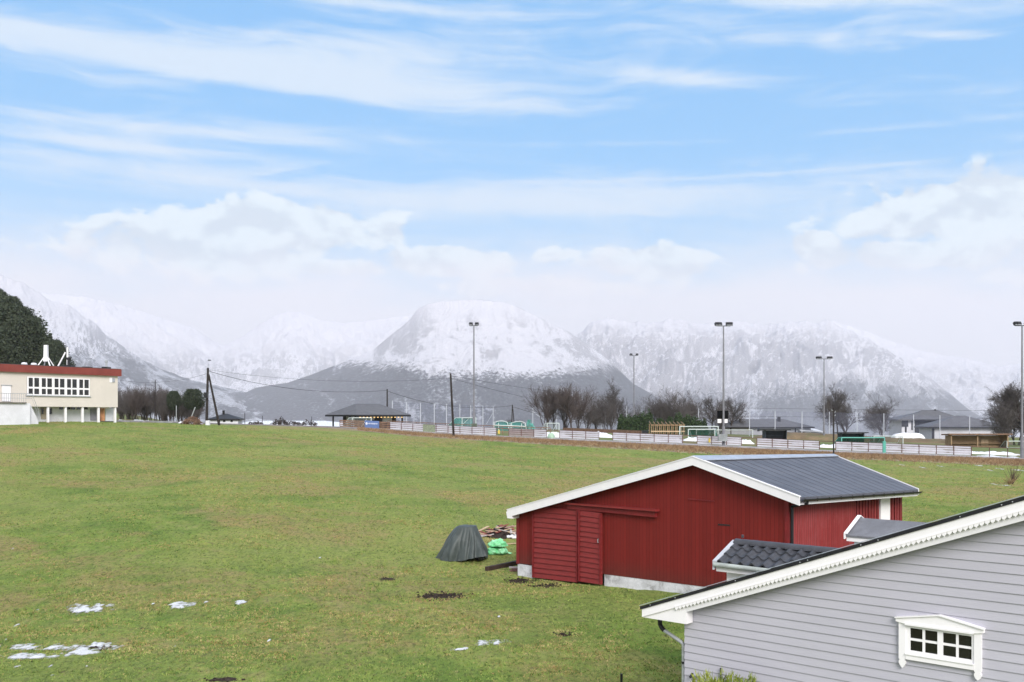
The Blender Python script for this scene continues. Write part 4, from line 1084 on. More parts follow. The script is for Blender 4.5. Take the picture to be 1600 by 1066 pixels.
def field_pts(ymin, ymax, pw, dryness=0):
    def f(g, n):
        y = ymin*(ymax/ymin)**(g.uniform(0, 1, n)**pw); u = g.uniform(-20, 1620, n); x = (u-CU)/F*y
        k = y < path_y(x)-3
        # not inside the barn or the house
        q = np.stack([x-FB.O.x, y-FB.O.y], 1); s = q@np.array(FB.d); t_ = q@np.array(SB.d); k &= ~((s > -.05) & (s < sC+.05) & (t_ > -.12) & (t_ < sF+.1))
        q = np.stack([x-HF.O.x, y-HF.O.y], 1); s = q@np.array(HF.d); k &= ~(s > -.3)
        pat = np.array([mnoise.noise(Vector((a*.3, b*.3, 3)))+.7*mnoise.noise(Vector((a*.09, b*.09, 7))) for a, b in zip(x, y)])
        if dryness:
            D = np.zeros(n)
            for cx, cy, rx, ry in dry: D = np.maximum(D, np.exp(-(((x-cx)/rx)**2+((y-cy)/ry)**2)))
            k &= pat*1.3+D*.9+g.normal(0, .25, n) > .28
        else: k &= pat+g.normal(0, .35, n) > -.45
        for cx, cy, rx, ry in soil: k &= (((x-cx)/rx)**2+((y-cy)/ry)**2)+g.normal(0, .15, n) > .5
        return x[k], y[k]
    return f
gm = leaf_mat('grass_blades', (.135, .225, .04), (.28, .36, .09), .7, (.30, .27, .10)); sm_ = leaf_mat('straw_blades', (.34, .24, .09), (.52, .42, .20), .7)
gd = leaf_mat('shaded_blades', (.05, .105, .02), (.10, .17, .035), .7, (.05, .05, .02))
o = tufts('grass', 150000, 0, .048, .013, gm, 1, field_pts(20, 122, .95)); o['label'] = 'short winter grass of the field'
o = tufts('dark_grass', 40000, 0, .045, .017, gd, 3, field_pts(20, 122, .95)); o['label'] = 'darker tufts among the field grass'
o = tufts('dry_grass', 170000, 0, .042, .013, sm_, 2, field_pts(20, 118, .95, 1)); o['label'] = 'yellowed straw among the field grass'
def bank_pts(g, n):
    u = g.uniform(560, 1640, n); r_ = (u-CU)/F; y = np.full(n, 118.)
    for _ in range(8): y = path_y(r_*y)-g.uniform(1.9, 2.0, 1)
    y = y-np.abs(g.normal(0, 2.6, n)); return r_*y, y
o = tufts('bank_grass', 14000, 1, .32, .035, leaf_mat('old_bank_grass', (.20, .12, .07), (.38, .27, .15), .8, (.10, .05, .035)), 5, bank_pts); o['label'] = 'dead brown grass on the bank below the path'
# ---------------------------------------------------------------- the school like building on the left
SW = (1750-CU)/F
SF = Frame(((187-CU)/F*116, 116), (SW, 1.0))
# s runs to the right; the left end (u=0) has negative s
sf = lambda u, v, o=0: SF.px(u, v, o)
M['cream'] = mat('cream_render', (.66, .605, .55), .8, .4, .05, bmp=.05, dirt=(.45, .41, .35), dirtamt=.2)
M['redfascia'] = mat('rust_red_fascia', (.22, .048, .038), .6, .6, .12)
M['coldwhite'] = mat('cold_white_wall', (.70, .70, .745), .8, .5, .08, dirt=(.33, .31, .30), dirtamt=.5)
M['tan'] = mat('tan_panel', (.40, .34, .26), .8, 1, .1)
M['flatroof'] = mat('flat_roof', (.06, .06, .065), .8, 1, .2)
sch = thing('school_building', 'long cream flat roofed building with rust red fascia on posts at the left edge', 'building', (SF.w(0, 0).x, SF.w(0, 0).y, -.6))
sR2 = 0.; sL2 = sf(-260, 600)[0]; DEP = 22
zr = sf(187, 577.5)[1]; zfb = sf(184, 588)[1]; zcb = sf(184, 636.5)[1]; z0f = -.6
inn = Vector((-SF.n.x, -SF.n.y, 0))
def sbox(name, s0, s1, z0, z1, o0, o1, m, parent=sch):
    mb = MB(); SF.rect(mb, s0, s1, z0, z1, o0, o1); return mb.build(name, m, parent)
wl = sbox('wall', sL2, -.25, zcb, zfb, -.02, -DEP, M['cream'])
sbox('fascia', sL2-.3, .05, zfb, zr, .30, -DEP-.3, M['redfascia'])
rfo = sbox('roof', sL2-.3, .0, zr, zr+.06, .25, -DEP-.25, M['flatroof'])
sbox('wall', sL2+.5, -1.5, z0f-.5, zcb-.003, -1.6, -DEP+.5, M['coldwhite'])
# recessed ground floor: panels and doors
def rp(u0, u1, v0, v1, name, m, o=-1.6, t_=.05):
    s0 = sf(u0, v0, o)[0]; s1 = sf(u1, v0, o)[0]; za = sf(u0, v0, o)[1]; zb_ = sf(u0, v1, o)[1]; return sbox(name, s0, s1, zb_, za, o, o+t_, m)
rp(64, 76, 637, 655, 'tan_panel', M['tan'], t_=.09); rp(64.5, 67, 638, 647, 'window', M['glass'], t_=.12); rp(77, 80.5, 638, 647, 'window', M['glass'], t_=.12)
for a in (92.5, 104, 111, 120, 131): rp(a, a+5.5, 636.5, 640, 'window', M['glass'], t_=.1)
rp(141, 152, 638, 657, 'grey_door', mat('grey_door', (.28, .27, .31), .6, 2, .1), t_=.1)
rp(155.5, 163, 638, 658, 'stained_panel', mat('orange_stained_board', (.52, .24, .12), .7, 1.2, .5, stretch=(1, 1, .4)), o=-1.2, t_=.08)
rp(164.5, 178, 638, 658, 'grey_panel', M['coldwhite'], o=-1.4, t_=.06)
for u in (75, 102.5, 129, 154, 180):
    s = sf(u, 640, -.2)[0]; sbox('post', s-.11, s+.11, z0f-.6, zcb-.002, -.35, -.13, M['white'])
# ribbon window of five pairs of lights in two rows
sw0, zw1 = sf(42, 588); sw1 = sf(140, 594)[0]; zw0 = sf(42, 617.5)[1]; zwt = sf(42, 588.5)[1]
zm1 = sf(43, 604.3)[1]; zm2 = sf(43, 607)[1]
wbar = MB(); npair = 5; wpair = (sw1-sw0)/npair
sbox('window_sill', sw0-.15, sw1+.1, zw0-.10, zw0, .0, .12, M['steel'])
for k in range(npair):
    a = sw0+k*wpair
    wb = MB(); SF.rect(wb, a+.0, a+wpair-.002, zw0+.01, zwt, -.019, .02)
    w_ = wb.build('window', M['glass'], sch)
    fr = MB()
    for x0, x1 in ((a+.001, a+.17), (a+wpair*.5-.09, a+wpair*.5+.06), (a+wpair-.13, a+wpair-.003)): SF.rect(fr, x0, x1, zw0+.012, zwt-.002, .021, .06)
    for x0, x1 in ((a+.171, a+wpair*.5-.091), (a+wpair*.5+.061, a+wpair-.131)):
        for z_, y_ in ((zwt-.12, zwt-.003), (zm2, zm1), (zw0+.013, zw0+.12)): SF.rect(fr, x0, x1, min(z_, y_), max(z_, y_), .021, .055)
    sub(fr, 'frame', M['white'], w_, sch)
ab = sf(175, 589); v2 = sf(180, 597.5)
sbox('vent_grille', ab[0], sf(179, 589)[0], v2[1], ab[1]-.15, .0, .06, mat('grey_grille', (.36, .37, .42), .6, 6, .2)); 
s0 = sf(171, 590)[0]; sbox('vent_trim', s0, ab[0]-.003, v2[1]-.05, ab[1]-.1, .0, .05, M['white'])
d0, d1 = sf(3, 620), sf(16.5, 620)
sbox('door', d0[0], d1[0], sf(3, 627)[1], sf(3, 602.5)[1], .0, .06, M['white']); sbox('door_head', d0[0]-.1, d1[0]+.1, sf(3, 602.4)[1], sf(3, 601.4)[1], .0, .12, M['steel'])
# outside stair: landing block, steps and railing
lan = sbox('landing_wall', sL2+3, sf(47, 640, 2.5)[0], z0f-.6, sf(2, 630, 2.5)[1], .3, 2.5, M['coldwhite'])
sbox('landing', sL2+3, sf(40, 630, 2.5)[0], sf(2, 630, 2.5)[1], sf(2, 628.4, 2.5)[1], .02, 2.7, mat('mossy_slab', (.13, .12, .10), .9, 1, .4))
st = MB(); a0 = sf(47, 634, 2.2)[0]; ztop_ = sf(47, 630, 2.2)[1]; nst = 12; run = sf(60, 640, 2.2)[0]-a0
for k in range(nst):
    z_ = ztop_-(k+1)*(ztop_-z0f-.1)/nst; SF.rect(st, a0+.01+k*run/nst, a0+(k+1)*run/nst, z0f-.4, z_, 1.2, 2.2)
st.build('steps', M['coldwhite'], sch)
ra = MB()
for k in range(12):
    s = sf(3+k*3.4, 620, 2.55)[0]
    if s < a0: ra.tube([SF.w(s, ztop_, 2.55), SF.w(s, ztop_+1.0, 2.55)], .02, 4)
ra.tube([SF.w(sL2+3, ztop_+1, 2.55), SF.w(a0, ztop_+1, 2.55), SF.w(a0+run, z0f+1.1, 2.3), SF.w(a0+run, z0f, 2.3)], .03, 5)
ra.tube([SF.w(sL2+3, ztop_+.5, 2.55), SF.w(a0, ztop_+.5, 2.55), SF.w(a0+run, z0f+.5, 2.3)], .02, 5)
ra.build('railing', M['steel'], sch)
# roof furniture
def on_roof(u, dz=0, o=-3): s = sf(u, 575, o)[0]; return SF.w(s, zr+.06+dz, o)
for u in (38, 53):
    p = on_roof(u); mb = MB()
    mb.tube([p, p+Vector((0, 0, .25)), p+Vector((0, 0, .38)), p+Vector((0, 0, .42))], [.32, .33, .26, .05], 14); mb.build('roof_dome', M['coldwhite'], sch)
for u, hgt, wd in ((107.5, .95, .30), (166, .85, .22)):
    p = on_roof(u); mb = MB(); mb.box(p+Vector((0, 0, .17)), (wd*3.4, 1.0, .34)); c_ = mb.build('roof_plinth', M['black'], sch)
    mb = MB(); mb.tube([p+Vector((0, 0, .34)), p+Vector((0, 0, hgt)), p+Vector((0, 0, hgt+.05)), p+Vector((0, 0, hgt+.3))], [wd*.6, wd*.55, wd*.9, wd*.85], 10)
    sub(mb, 'chimney', M['black'] if u < 120 else M['steel'], c_, sch)
p = on_roof(136); mb = MB(); mb.box(p+Vector((0, 0, .12)), (.9, .9, .24)); mb.build('roof_hatch', M['black'], sch)
# white braced masts standing on the roof
mb = MB(); p = on_roof(72, 0, -4); mt_ = thing('roof_mast', 'thick white braced mast with splayed struts standing on the flat roof', 'mast', p)
H = (571-536)/F*112
MB().prism([p+Vector((a, b, .7)) for a, b in ((-.22, -.22), (.22, -.22), (.22, .22), (-.22, .22))], [p+Vector((a*.85, b*.75, H)) for a, b in ((-.22, -.22), (.22, -.22), (.22, .22), (-.22, .22))]).build('column', M['white'], mt_)
for a, b in ((-1.0, -.6), (1.0, -.6), (-.8, .8), (.8, .8)): MB().bar(p+Vector((a*.8, b, 0)), p+Vector((a*.15, b*.2, 1.25)), .10).build('leg', M['white'], mt_)
MB().bar(p+Vector((-1.2, -.6, 0.08)), p+Vector((1.2, -.6, .08)), .1).build('base_bar', M['white'], mt_)
p = on_roof(101, 0, -4); mt2 = thing('roof_mast', 'slender white mast with one long slanting strut on the flat roof', 'mast', p)
MB().bar(p+Vector((.35, 0, 0)), p+Vector((.35, 0, 2.5)), .16).build('column', M['white'], mt2)
MB().bar(p+Vector((-.9, 0, 0)), p+Vector((.1, 0, 1.9)), .14).build('strut', M['white'], mt2)
MB().bar(p+Vector((-.9, 0, .06)), p+Vector((.6, 0, .06)), .1).build('base_bar', M['white'], mt2)

# ---------------------------------------------------------------- hip roofed buildings
def hip(name, label, cat, N, th, a, b, z0, ze, zr_, over, mw, mr, ridge_dir=0, walls=True, trim=None, rf_frac=None):
    """N: near corner of the walls (x, y); a: length along th to the right, b: length to the back left"""
    e1 = Vector((math.cos(th), math.sin(th), 0)); e2 = Vector((-math.sin(th), math.cos(th), 0)); n0 = Vector((N[0], N[1], 0))
    root = thing(name, label, cat, (N[0], N[1], z0)) if isinstance(name, str) else name
    q = lambda s, t_, z: n0+e1*s+e2*t_+Vector((0, 0, z))
    if walls:
        mb = MB(); mb.prism([q(0, 0, z0-.6), q(a, 0, z0-.6), q(a, b, z0-.6), q(0, b, z0-.6)], [q(0, 0, ze), q(a, 0, ze), q(a, b, ze), q(0, b, ze)]); mb.build('wall', mw, root)
    o = over; c = [q(-o, -o, ze), q(a+o, -o, ze), q(a+o, b+o, ze), q(-o, b+o, ze)]
    if rf_frac is not None: f = rf_frac
    else: f = .5*min(a, b)/max(a, b)
    if ridge_dir == 0: r0_, r1_ = q(a*f, b/2, zr_), q(a*(1-f), b/2, zr_)
    else: r0_, r1_ = q(a/2, b*f, zr_), q(a/2, b*(1-f), zr_)
    mb = MB(); i = 0; T = Vector((0, 0, .06))
    mb.v += [tuple(p+T) for p in c]+[tuple(r0_), tuple(r1_)]
    mb.f += [(0, 1, 5, 4), (2, 3, 4, 5), (1, 2, 5), (3, 0, 4)] if ridge_dir == 0 else [(0, 1, 4), (1, 2, 5, 4), (2, 3, 5), (3, 0, 4, 5)]
    rf_ = mb.build('roof', mr, root)
    mb = MB(); i = .02
    mb.prism([p-Vector((0, 0, .22)) for p in c], [p+Vector((0, 0, .055)) for p in c]); mb.build('eave', trim or M['black'], root)
    return root, q, rf_
M['slate'] = mat('grey_tile_roof', (.115, .115, .125), .65, .9, .15, stretch=(1, 1, 3))
M['darkwall'] = mat('charcoal_cladding', (.028, .030, .038), .6, .9, .25)
M['greywall'] = mat('grey_house_wall', (.38, .39, .43), .7, .7, .08)
M['whitewall'] = mat('white_house_wall', (.66, .66, .71), .7, .5, .05)
def xyat(u, Y): return ((u-CU)/F*Y, Y)
def zat(v, Y): return -(v-HZ)/F*Y

# pavilion by the pitch
Yp = 147; th = math.radians(38); N = xyat(560, Yp)
ze = zat(648.3, Yp)-.05
root, q, rfp = hip('pavilion', 'open sided dark pavilion with grey hipped roof beside the football pitch', 'pavilion', (N[0]+.0, N[1]+1.1), th, 7.6, 8.4, tz(*N)-.1, ze, zat(630.8, Yp+5), 1.05, M['darkwall'], M['slate'], 0, walls=False, rf_frac=.22)
mb = MB(); zb0 = tz(*N)-.3
mb.prism([q(1.2, 2.2, zb0), q(6.9, .6, zb0), q(7.3, 7.6, zb0), q(1.2, 7.6, zb0)], [q(1.2, 2.2, ze-.22), q(6.9, .6, ze-.22), q(7.3, 7.6, ze-.22), q(1.2, 7.6, ze-.22)]); mb.build('wall', M['darkwall'], root)
for s, t_ in ((-.2, 8.3), (-.2, 4.4), (-.2, .2), (3.8, -.2), (7.6, -.1)):
    mb = MB(); mb.box(q(s, t_, (zb0+ze)/2), (.2, .2, ze-zb0-.2), th); mb.build('post', M['black'], root)
def quadp(p0, p1, z0, z1, m, name, off=.06):
    n_ = (p1-p0).cross(Vector((0, 0, 1))).normalized()
    if n_.dot(-p0) < 0: n_ = -n_
    mb = MB(); A = Vector((p0.x, p0.y, z0)); B = Vector((p1.x, p1.y, z0)); C_ = Vector((p1.x, p1.y, z1)); D_ = Vector((p0.x, p0.y, z1))
    mb.prism([A-n_*.05, B-n_*.05, C_-n_*.05, D_-n_*.05], [v_+n_*off for v_ in (A, B, C_, D_)]); return mb, name, m
fa = q(1.2, 2.2, 0); fbb = q(6.9, .6, 0); lft = q(1.2, 7.6, 0)
for A, B, f0, f1, z0, z1, m, nm in ((fa, lft, .30, .48, .05, 2.2, M['coldwhite'], 'door'), (fa, lft, .66, .78, .6, 2.1, M['coldwhite'], 'door'), (fa, fbb, .02, .20, .9, 2.1, M['glass'], 'window'),
                              (fa, fbb, .62, .88, 1.0, 2.1, M['coldwhite'], 'shutter'), (fa, fbb, .30, .40, 1.1, 2.0, M['whitewall'], 'round_sign')):
    if nm == 'round_sign':
        c_ = A+(B-A)*.36; n_ = (B-A).cross(Vector((0, 0, 1))).normalized(); n_ = -n_ if n_.dot(-c_) < 0 else n_
        mb = MB(); c_.z = zb0+1.95; d_ = (B-A).normalized()
        mb.prism([c_+d_*.38*math.cos(k*.393)+Vector((0, 0, .5*math.sin(k*.393)))+n_*.06 for k in range(16)], [c_+d_*.38*math.cos(k*.393)+Vector((0, 0, .5*math.sin(k*.393)))+n_*.1 for k in range(16)])
        mb.build('round_sign', M['whitewall'], root); continue
    mb, nm, m = quadp(A+(B-A)*f0, A+(B-A)*f1, zb0+z0, zb0+z1, m, nm); mb.build(nm, m, root)
# warm lamps under the eave
lm, t, b = newmat('warm_lamp'); b.inputs['Base Color'].default_value = (.9, .6, .3, 1); b.inputs['Emission Color'].default_value = (1, .62, .25, 1); b.inputs['Emission Strength'].default_value = .9
for k in range(13):
    p = q(-.3+.62*k, -.75, ze-.33); MB().box(p, (.22, .12, .10), th).build('eave_lamp', lm, root)
# other houses
Yh = 205
z_ = tz(*xyat(345, 180))
root, q, _ = hip('white_cottage', 'small white house with dark hipped roof behind the braced utility pole', 'house', xyat(327, 186), math.radians(8), 5.4, 6, zat(663, 186), zat(655.0, 186), zat(646.5, 189), .35, M['whitewall'], M['darkwall'], 0)
p = q(2.3, 2.6, 0); MB().box(Vector((p.x, p.y, zat(645.5, 189))), (.4, .4, 1.0)).build('chimney', M['black'], root)
for f0, f1 in ((.30, .38), (.48, .56), (.74, .82)):
    A, B = q(0, 0, 0), q(5.4, 0, 0); mb, nm, m = quadp(A+(B-A)*f0, A+(B-A)*f1, zat(659.5, 186), zat(655.6, 186), M['glass'], 'window'); mb.build(nm, m, root)
Yh = 215
root, q, _ = hip('grey_bungalow', 'long low grey house with two black chimneys behind the black scoreboard', 'house', xyat(1128, Yh), math.radians(-3), 19.6, 8, zat(686, Yh), zat(667.5, Yh), zat(655, Yh+4), .7, M['greywall'], M['slate'], 0, rf_frac=.26)
for u, v0, v1, w_ in ((1156, 663, 654, .38), (1217, 663, 651.5, .6)):
    p = P(u, 655, Yh+2); z1 = zat(v1, Yh+2); z0 = zat(v0, Yh+2); MB().box(Vector((p.x, p.y, (z0+z1)/2)), (w_, w_, z1-z0)).build('chimney', M['black'], root)
A, B = q(0, 0, 0), q(19.6, 0, 0)
for f0, f1, v0, v1, m, nm in ((.40, .425, 670, 674, M['glass'], 'window'), (.92, .985, 674.5, 678, M['white'], 'window'), (.28, .34, 670, 673, M['tan'], 'panel'), (.82, .835, 668, 684, M['darkwall'], 'downpipe')):
    mb, nm, m = quadp(A+(B-A)*f0, A+(B-A)*f1, zat(v1, Yh), zat(v0, Yh), m, nm); mb.build(nm, m, root)
# white lean-to with its own roof
r = thing('garage', 'small grey garage with snowy roof beside the long grey bungalow', 'garage', P(1268, 684, 213))
mb = MB(); a, b2 = P(1252, 674, 213), P(1284, 676, 213); d_ = Vector((0, 6, 0)); lo = Vector((0, 0, zat(688, 213)-a.z))
mb.prism([a, b2, b2+d_, a+d_], [p+lo for p in (a, b2, b2+d_, a+d_)]); mb.build('wall', M['greywall'], r)
mb = MB(); mb.prism([a+Vector((-.3, -.5, .0)), b2+Vector((.3, -.5, 0)), b2+d_+Vector((.3, 0, .5)), a+d_+Vector((-.3, 0, .7))], [p+Vector((0, 0, .25)) for p in (a+Vector((-.3, -.5, .0)), b2+Vector((.3, -.5, 0)), b2+d_+Vector((.3, 0, .5)), a+d_+Vector((-.3, 0, .7)))]); mb.build('roof', M['snow'], r)
a, b2 = P(1258, 676, 212.9), P(1266.5, 676, 212.9)
mb = MB(); mb.box(((a.x+b2.x)/2, 212.9, zat(679.5, 213)), (b2.x-a.x+.3, .1, 1.15)); f_ = mb.build('window', M['white'], r); sub(MB().box(((a.x+b2.x)/2, 212.82, zat(679.7, 213)), (b2.x-a.x-.35, .1, .75)), 'pane', M['glass'], f_, r)
# two storey dark house and the white house in front of it, on the right
Yd = 208
root, q, _ = hip('dark_house', 'tall charcoal clad house with grey hipped roof and white panels', 'house', xyat(1429, Yd), math.radians(-4), 9.5, 9, zat(692, Yd), zat(656, Yd), zat(641.3, Yd+4), .9, M['darkwall'], M['slate'], 0, rf_frac=.32)
mb = MB(); mb.prism([P(1409, 656.5, Yd), P(1429, 656.5, Yd), P(1429, 692, Yd), P(1409, 692, Yd)], [p+Vector((0, 7, 0)) for p in (P(1409, 656.5, Yd), P(1429, 656.5, Yd), P(1429, 692, Yd), P(1409, 692, Yd))]); mb.build('wall', M['whitewall'], root)
for u0, u1, v0, v1, m, nm in ((1409, 1419, 656.6, 667, M['darkwall'], 'balcony_panel'), (1424, 1426, 658, 672, M['glass'], 'window'), (1414, 1416.5, 667, 676, M['glass'], 'window')):
    mb, nm, m = quadp(P(u0, 650, Yd), P(u1, 650, Yd), zat(v1, Yd), zat(v0, Yd), m, nm, .08); mb.build(nm, m, root)
# the roof reaches over the balcony on the left
mb = MB(); zE = zat(656, Yd)+.06; a = P(1402.5, 650, Yd-.8); b2 = P(1431, 650, Yd-.85); c_ = P(1448, 641.3, Yd+4)
a.z = b2.z = zE; mb.v += [tuple(p) for p in (a, b2, c_, Vector((a.x+.5, Yd+9, zE)))]; mb.f += [(0, 1, 2), (0, 2, 3)]
mb.prism([a-Vector((0, 0, .01)), b2-Vector((0, 0, .01)), b2+Vector((0, 9, -.01)), a+Vector((0, 9, -.01))], [p-Vector((0, 0, .24)) for p in (a, b2, b2+Vector((0, 9, 0)), a+Vector((0, 9, 0)))]); mb.build('roof', M['slate'], root)
for u, v0, v1 in ((1461, 648, 639.5), (1476.5, 652, 645.5), (1488, 655, 650)):
    p = P(u, 650, Yd+4); z1 = zat(v1, Yd+4); z0 = zat(v0, Yd+4)-.5; MB().box(Vector((p.x, p.y, (z0+z1)/2)), (.28, .28, z1-z0)).build('chimney', M['black'], root)
Yw = 190
root, q, _ = hip('white_house', 'wide white house with grey hipped roof beside the charcoal house', 'house', xyat(1456, Yw), math.radians(-6), 13.6, 8, zat(694, Yw), zat(667.5, Yw), zat(649.5, Yw+3), .8, M['whitewall'], M['slate'], 0, rf_frac=.44)
A, B = q(0, 0, 0), q(13.6, 0, 0)
mb, nm, m = quadp(A+(B-A)*.0, A+(B-A)*.035, zat(692, Yw), zat(668, Yw), M['darkwall'], 'corner_board', .04); mb.build(nm, m, root)
# long white covered load beside it
c_ = P(1418, 690, 186); mb = MB()
def cov(a, b_):
    x = (a-.5)*6.4; hgt = 1.75*(1-abs(2*a-1)**10)*(.93+.05*math.sin(a*19)+.03*math.sin(a*7)); t_ = math.pi*b_
    if a < .25: hgt *= .75+a
    return Vector((c_.x+x, c_.y-math.cos(t_)*1.2*(abs(math.cos(t_))**-.5 if abs(math.cos(t_)) > .1 else 1), c_.z+math.sin(t_)**.5*hgt))
mb.grid(48, 12, cov); o = mb.build('covered_load', M['snow'], None, True); tag(o, 'long low white covered shape in front of the charcoal house', 'cover')

# ---------------------------------------------------------------- poles, cables
M['mast'] = mat('dull_grey_mast', (.20, .20, .22), .55, 1, .2)
def floodlight(u, vt, vb, Y, kind, lab):
    base = P(u, vb, Y); top = zat(vt, Y); r = thing('floodlight_mast', lab, 'floodlight mast', base, 'floodlight masts round the football pitch')
    H = top-base.z; k = Y/F
    MB().tube([base-Vector((0, 0, .5)), base+Vector((0, 0, H*.18)), base+Vector((0, 0, H*.181)), base+Vector((0, 0, H*.5)), base+Vector((0, 0, H))], [.20, .19, .13, .11, .08], 8).build('pole', M['mast'], r)
    s = 11*k if kind else 5.5*k
    MB().bar(base+Vector((-s, 0, H)), base+Vector((s, 0, H)), .09).build('crossbar', M['black'], r)
    for x, rz_ in (((-s*.95, .3), (-s*.60, .3), (s*.60, -.3), (s*.95, -.3)) if kind else ((-s*.85, .35), (s*.85, -.35))):
        mb = MB(); p = base+Vector((x, -.15, H+.22)); mb.box(p, (.55 if kind else .5, .32, .36), rz_, -.5); l_ = mb.build('lamp_head', M['black'], r)
        sub(MB().box(p+Vector((0, -.17, -.09)), (.42, .03, .24), rz_, -.5), 'lens', M['steel'], l_, r)
    return r, base, H
floodlight(740.5, 509, 676, 136, 0, 'tall floodlight mast behind the fence with a dark box at its foot')
floodlight(1130.5, 509.5, 701, 119, 1, 'tall floodlight mast carrying the black scoreboard')
floodlight(1597, 509, 722, 108, 1, 'tall floodlight mast at the right edge of the pitch')
floodlight(990.5, 556, 676, 193, 0, 'distant floodlight mast in front of the big bare tree')
floodlight(1287.5, 561, 688, 176, 1, 'distant floodlight mast left of the tree with two trunks')
# boxes and boards fixed on the masts
tag(MB().box(P(741, 666, 135.6)+Vector((0, 0, -.1)), (.75, .35, .95)).build('green_box', mat('olive_box', (.10, .12, .09), .7, 2, .2)), 'olive green box fixed low on the floodlight mast behind the fence', 'box')
tag(MB().box(P(741, 674, 135.6), (.8, .4, .42)).build('grey_box', M['steel']), 'small grey box under the olive green box on the mast', 'box')
tag(MB().box(P(1129, 684, 118.5)+Vector((0, 0, -.0)), (1.1, .5, .85)).build('grey_cabinet', mat('grey_cabinet', (.27, .29, .30), .6, 2, .2)), 'grey cabinet at the foot of the mast that carries the scoreboard', 'cabinet')
p = P(1129.5, 648.5, 118.85)
sbd = thing('scoreboard', 'black square scoreboard with two white panels under it on the tall mast', 'scoreboard', P(1129.5, 661.5, 119.2))
bz = lambda v: zat(v, 119.2); kx = 119.2/F
MB().box((P(1129.5, 0, 119.2).x, 119.3, (bz(642)+bz(654.5))/2), (17*kx, .12, bz(642)-bz(654.5))).build('black_panel', mat('matt_black', (.004, .004, .005), .9, 2, .1, spec=.05), sbd)
for u0, u1 in ((1121.5, 1127.5), (1130.3, 1137)):
    MB().box((P((u0+u1)/2, 0, 119.2).x, 119.3, (bz(655)+bz(661))/2), ((u1-u0)*kx, .10, bz(655)-bz(661))).build('white_panel', M['white'], sbd)
M['pole'] = mat('tarred_pole', (.028, .022, .02), .8, 3, .4)
def upole(u, vt, vb, Y, lab, brace=None, lean=0., r=.13, name='utility_pole', arm=False):
    b_ = P(u, vb, Y); t_ = P(u+lean, vt, Y); ro = thing(name, lab, 'utility pole', b_)
    MB().tube([b_-Vector((0, 0, .5)), t_], [r*1.15, r*.85], 8).build('pole', M['pole'], ro)
    if brace:
        c_ = P(brace[0], brace[1], Y+.6); d_ = P(brace[2], brace[3], Y+.1); MB().tube([c_-Vector((0, 0, .3)), d_], [r*1., r*.7], 8).build('brace', M['pole'], ro)
    for dx, dz in ((-.22, -.25), (.22, -.45), (.22, -.85)): MB().tube([t_+Vector((0, 0, dz)), t_+Vector((dx, 0, dz)), t_+Vector((dx, 0, dz+.14))], .03, 6).build('insulator', M['steel'], ro)
    return ro
pa_ = upole(322.5, 575, 664, 125, 'dark utility pole with a long slanting brace behind the field', (343, 663.5, 326, 585), 2.5, .17)
MB().tube([P(325.5, 574, 125), P(326.8, 563.5, 125)], .02, 5).build('lamp_rod', M['steel'], pa_); MB().box(P(327.3, 563, 125), (.35, .2, .12)).build('lamp_head', M['black'], pa_)
MB().box(P(322.2, 617.5, 124.7), (.45, .4, .7)).build('transformer_box', M['black'], pa_)
tag(MB().box(P(324.8, 660, 124.5)+Vector((0, 0, -.25)), (.5, .4, .95)).build('meter_cabinet', M['coldwhite']), 'pale cabinet standing at the foot of the braced utility pole', 'cabinet')
upole(605, 608, 645, 178, 'thin dark utility pole rising behind the pavilion roof', r=.13)
upole(709, 583.5, 679.5, 129, 'black wooden utility pole at the field edge left of the pitch fence', None, -5, .14)
upole(799.5, 632.5, 668, 205, 'distant utility pole shaped like a narrow letter A', (803.5, 662, 801, 634), 1, .11)
upole(1302.5, 638, 713, 110, 'slim brown pole on the dry bank above the barn roof', None, 0, .085)
upole(242, 594, 659, 128, 'thin pale grey lamp pole right of the cream building', None, .5, .07).children[0].data.materials[0] = M['steel']
o = MB().tube([P(299, 652, 124), P(305, 636.5, 124)], .07, 6).build('leaning_stake', M['steel']); tag(o, 'pale stake leaning over the heap of dead plants by the snow', 'stake')
o = MB().tube([P(275.5, 660, 125), P(275.5, 634, 125)], .05, 5).build('thin_post', M['steel']); tag(o, 'very thin grey post in front of the bare wood', 'post')
o = MB().tube([P(382.5, 664, 190), P(382.5, 645, 190)], .06, 5).build('thin_post', M['pole']); tag(o, 'thin dark post right of the small white house', 'post')
o = MB().tube([P(410, 664, 190), P(410, 650, 190)], .06, 5).build('thin_post', M['pole']); tag(o, 'thin dark post in front of the pale water', 'post')
o = MB().tube([P(487, 664, 190), P(487, 651, 190)], .06, 5).build('thin_post', M['pole']); tag(o, 'thin dark post just left of the pavilion', 'post')
def cable(pts, lab, r=.028):
    pts = [P(*q) for q in pts]; V = []
    for a, b_ in zip(pts[:-1], pts[1:]):
        for k in range(8): V.append(a+(b_-a)*k/8)
    V.append(pts[-1]); o = MB().tube(V, r, 4).build('overhead_cable', M['pole']); tag(o, lab, 'cable'); return o
def sag(a, b_, mid, lab, r=.028):
    pts = []
    for k in range(25):
        t_ = k/24; u = a[0]+(b_[0]-a[0])*t_; Y = a[2]+(b_[2]-a[2])*t_; v = (1-t_)**2*a[1]+2*t_*(1-t_)*(2*mid-(a[1]+b_[1])/2)+t_*t_*b_[1]; pts.append(P(u, v, Y))
    o = MB().tube(pts, r, 4).build('overhead_cable', M['pole']); return tag(o, lab, 'cable')
sag((326, 580, 125), (605, 610, 178), 608.5, 'heavy cable sagging from the braced pole to the pole behind the pavilion', .034)
sag((605, 611, 178), (799.5, 634, 205), 634.5, 'cable sagging from the pavilion pole to the A shaped pole', .036)
sag((799.5, 635, 205), (940, 664, 210), 654, 'cable running down from the A shaped pole into the bare trees', .045)
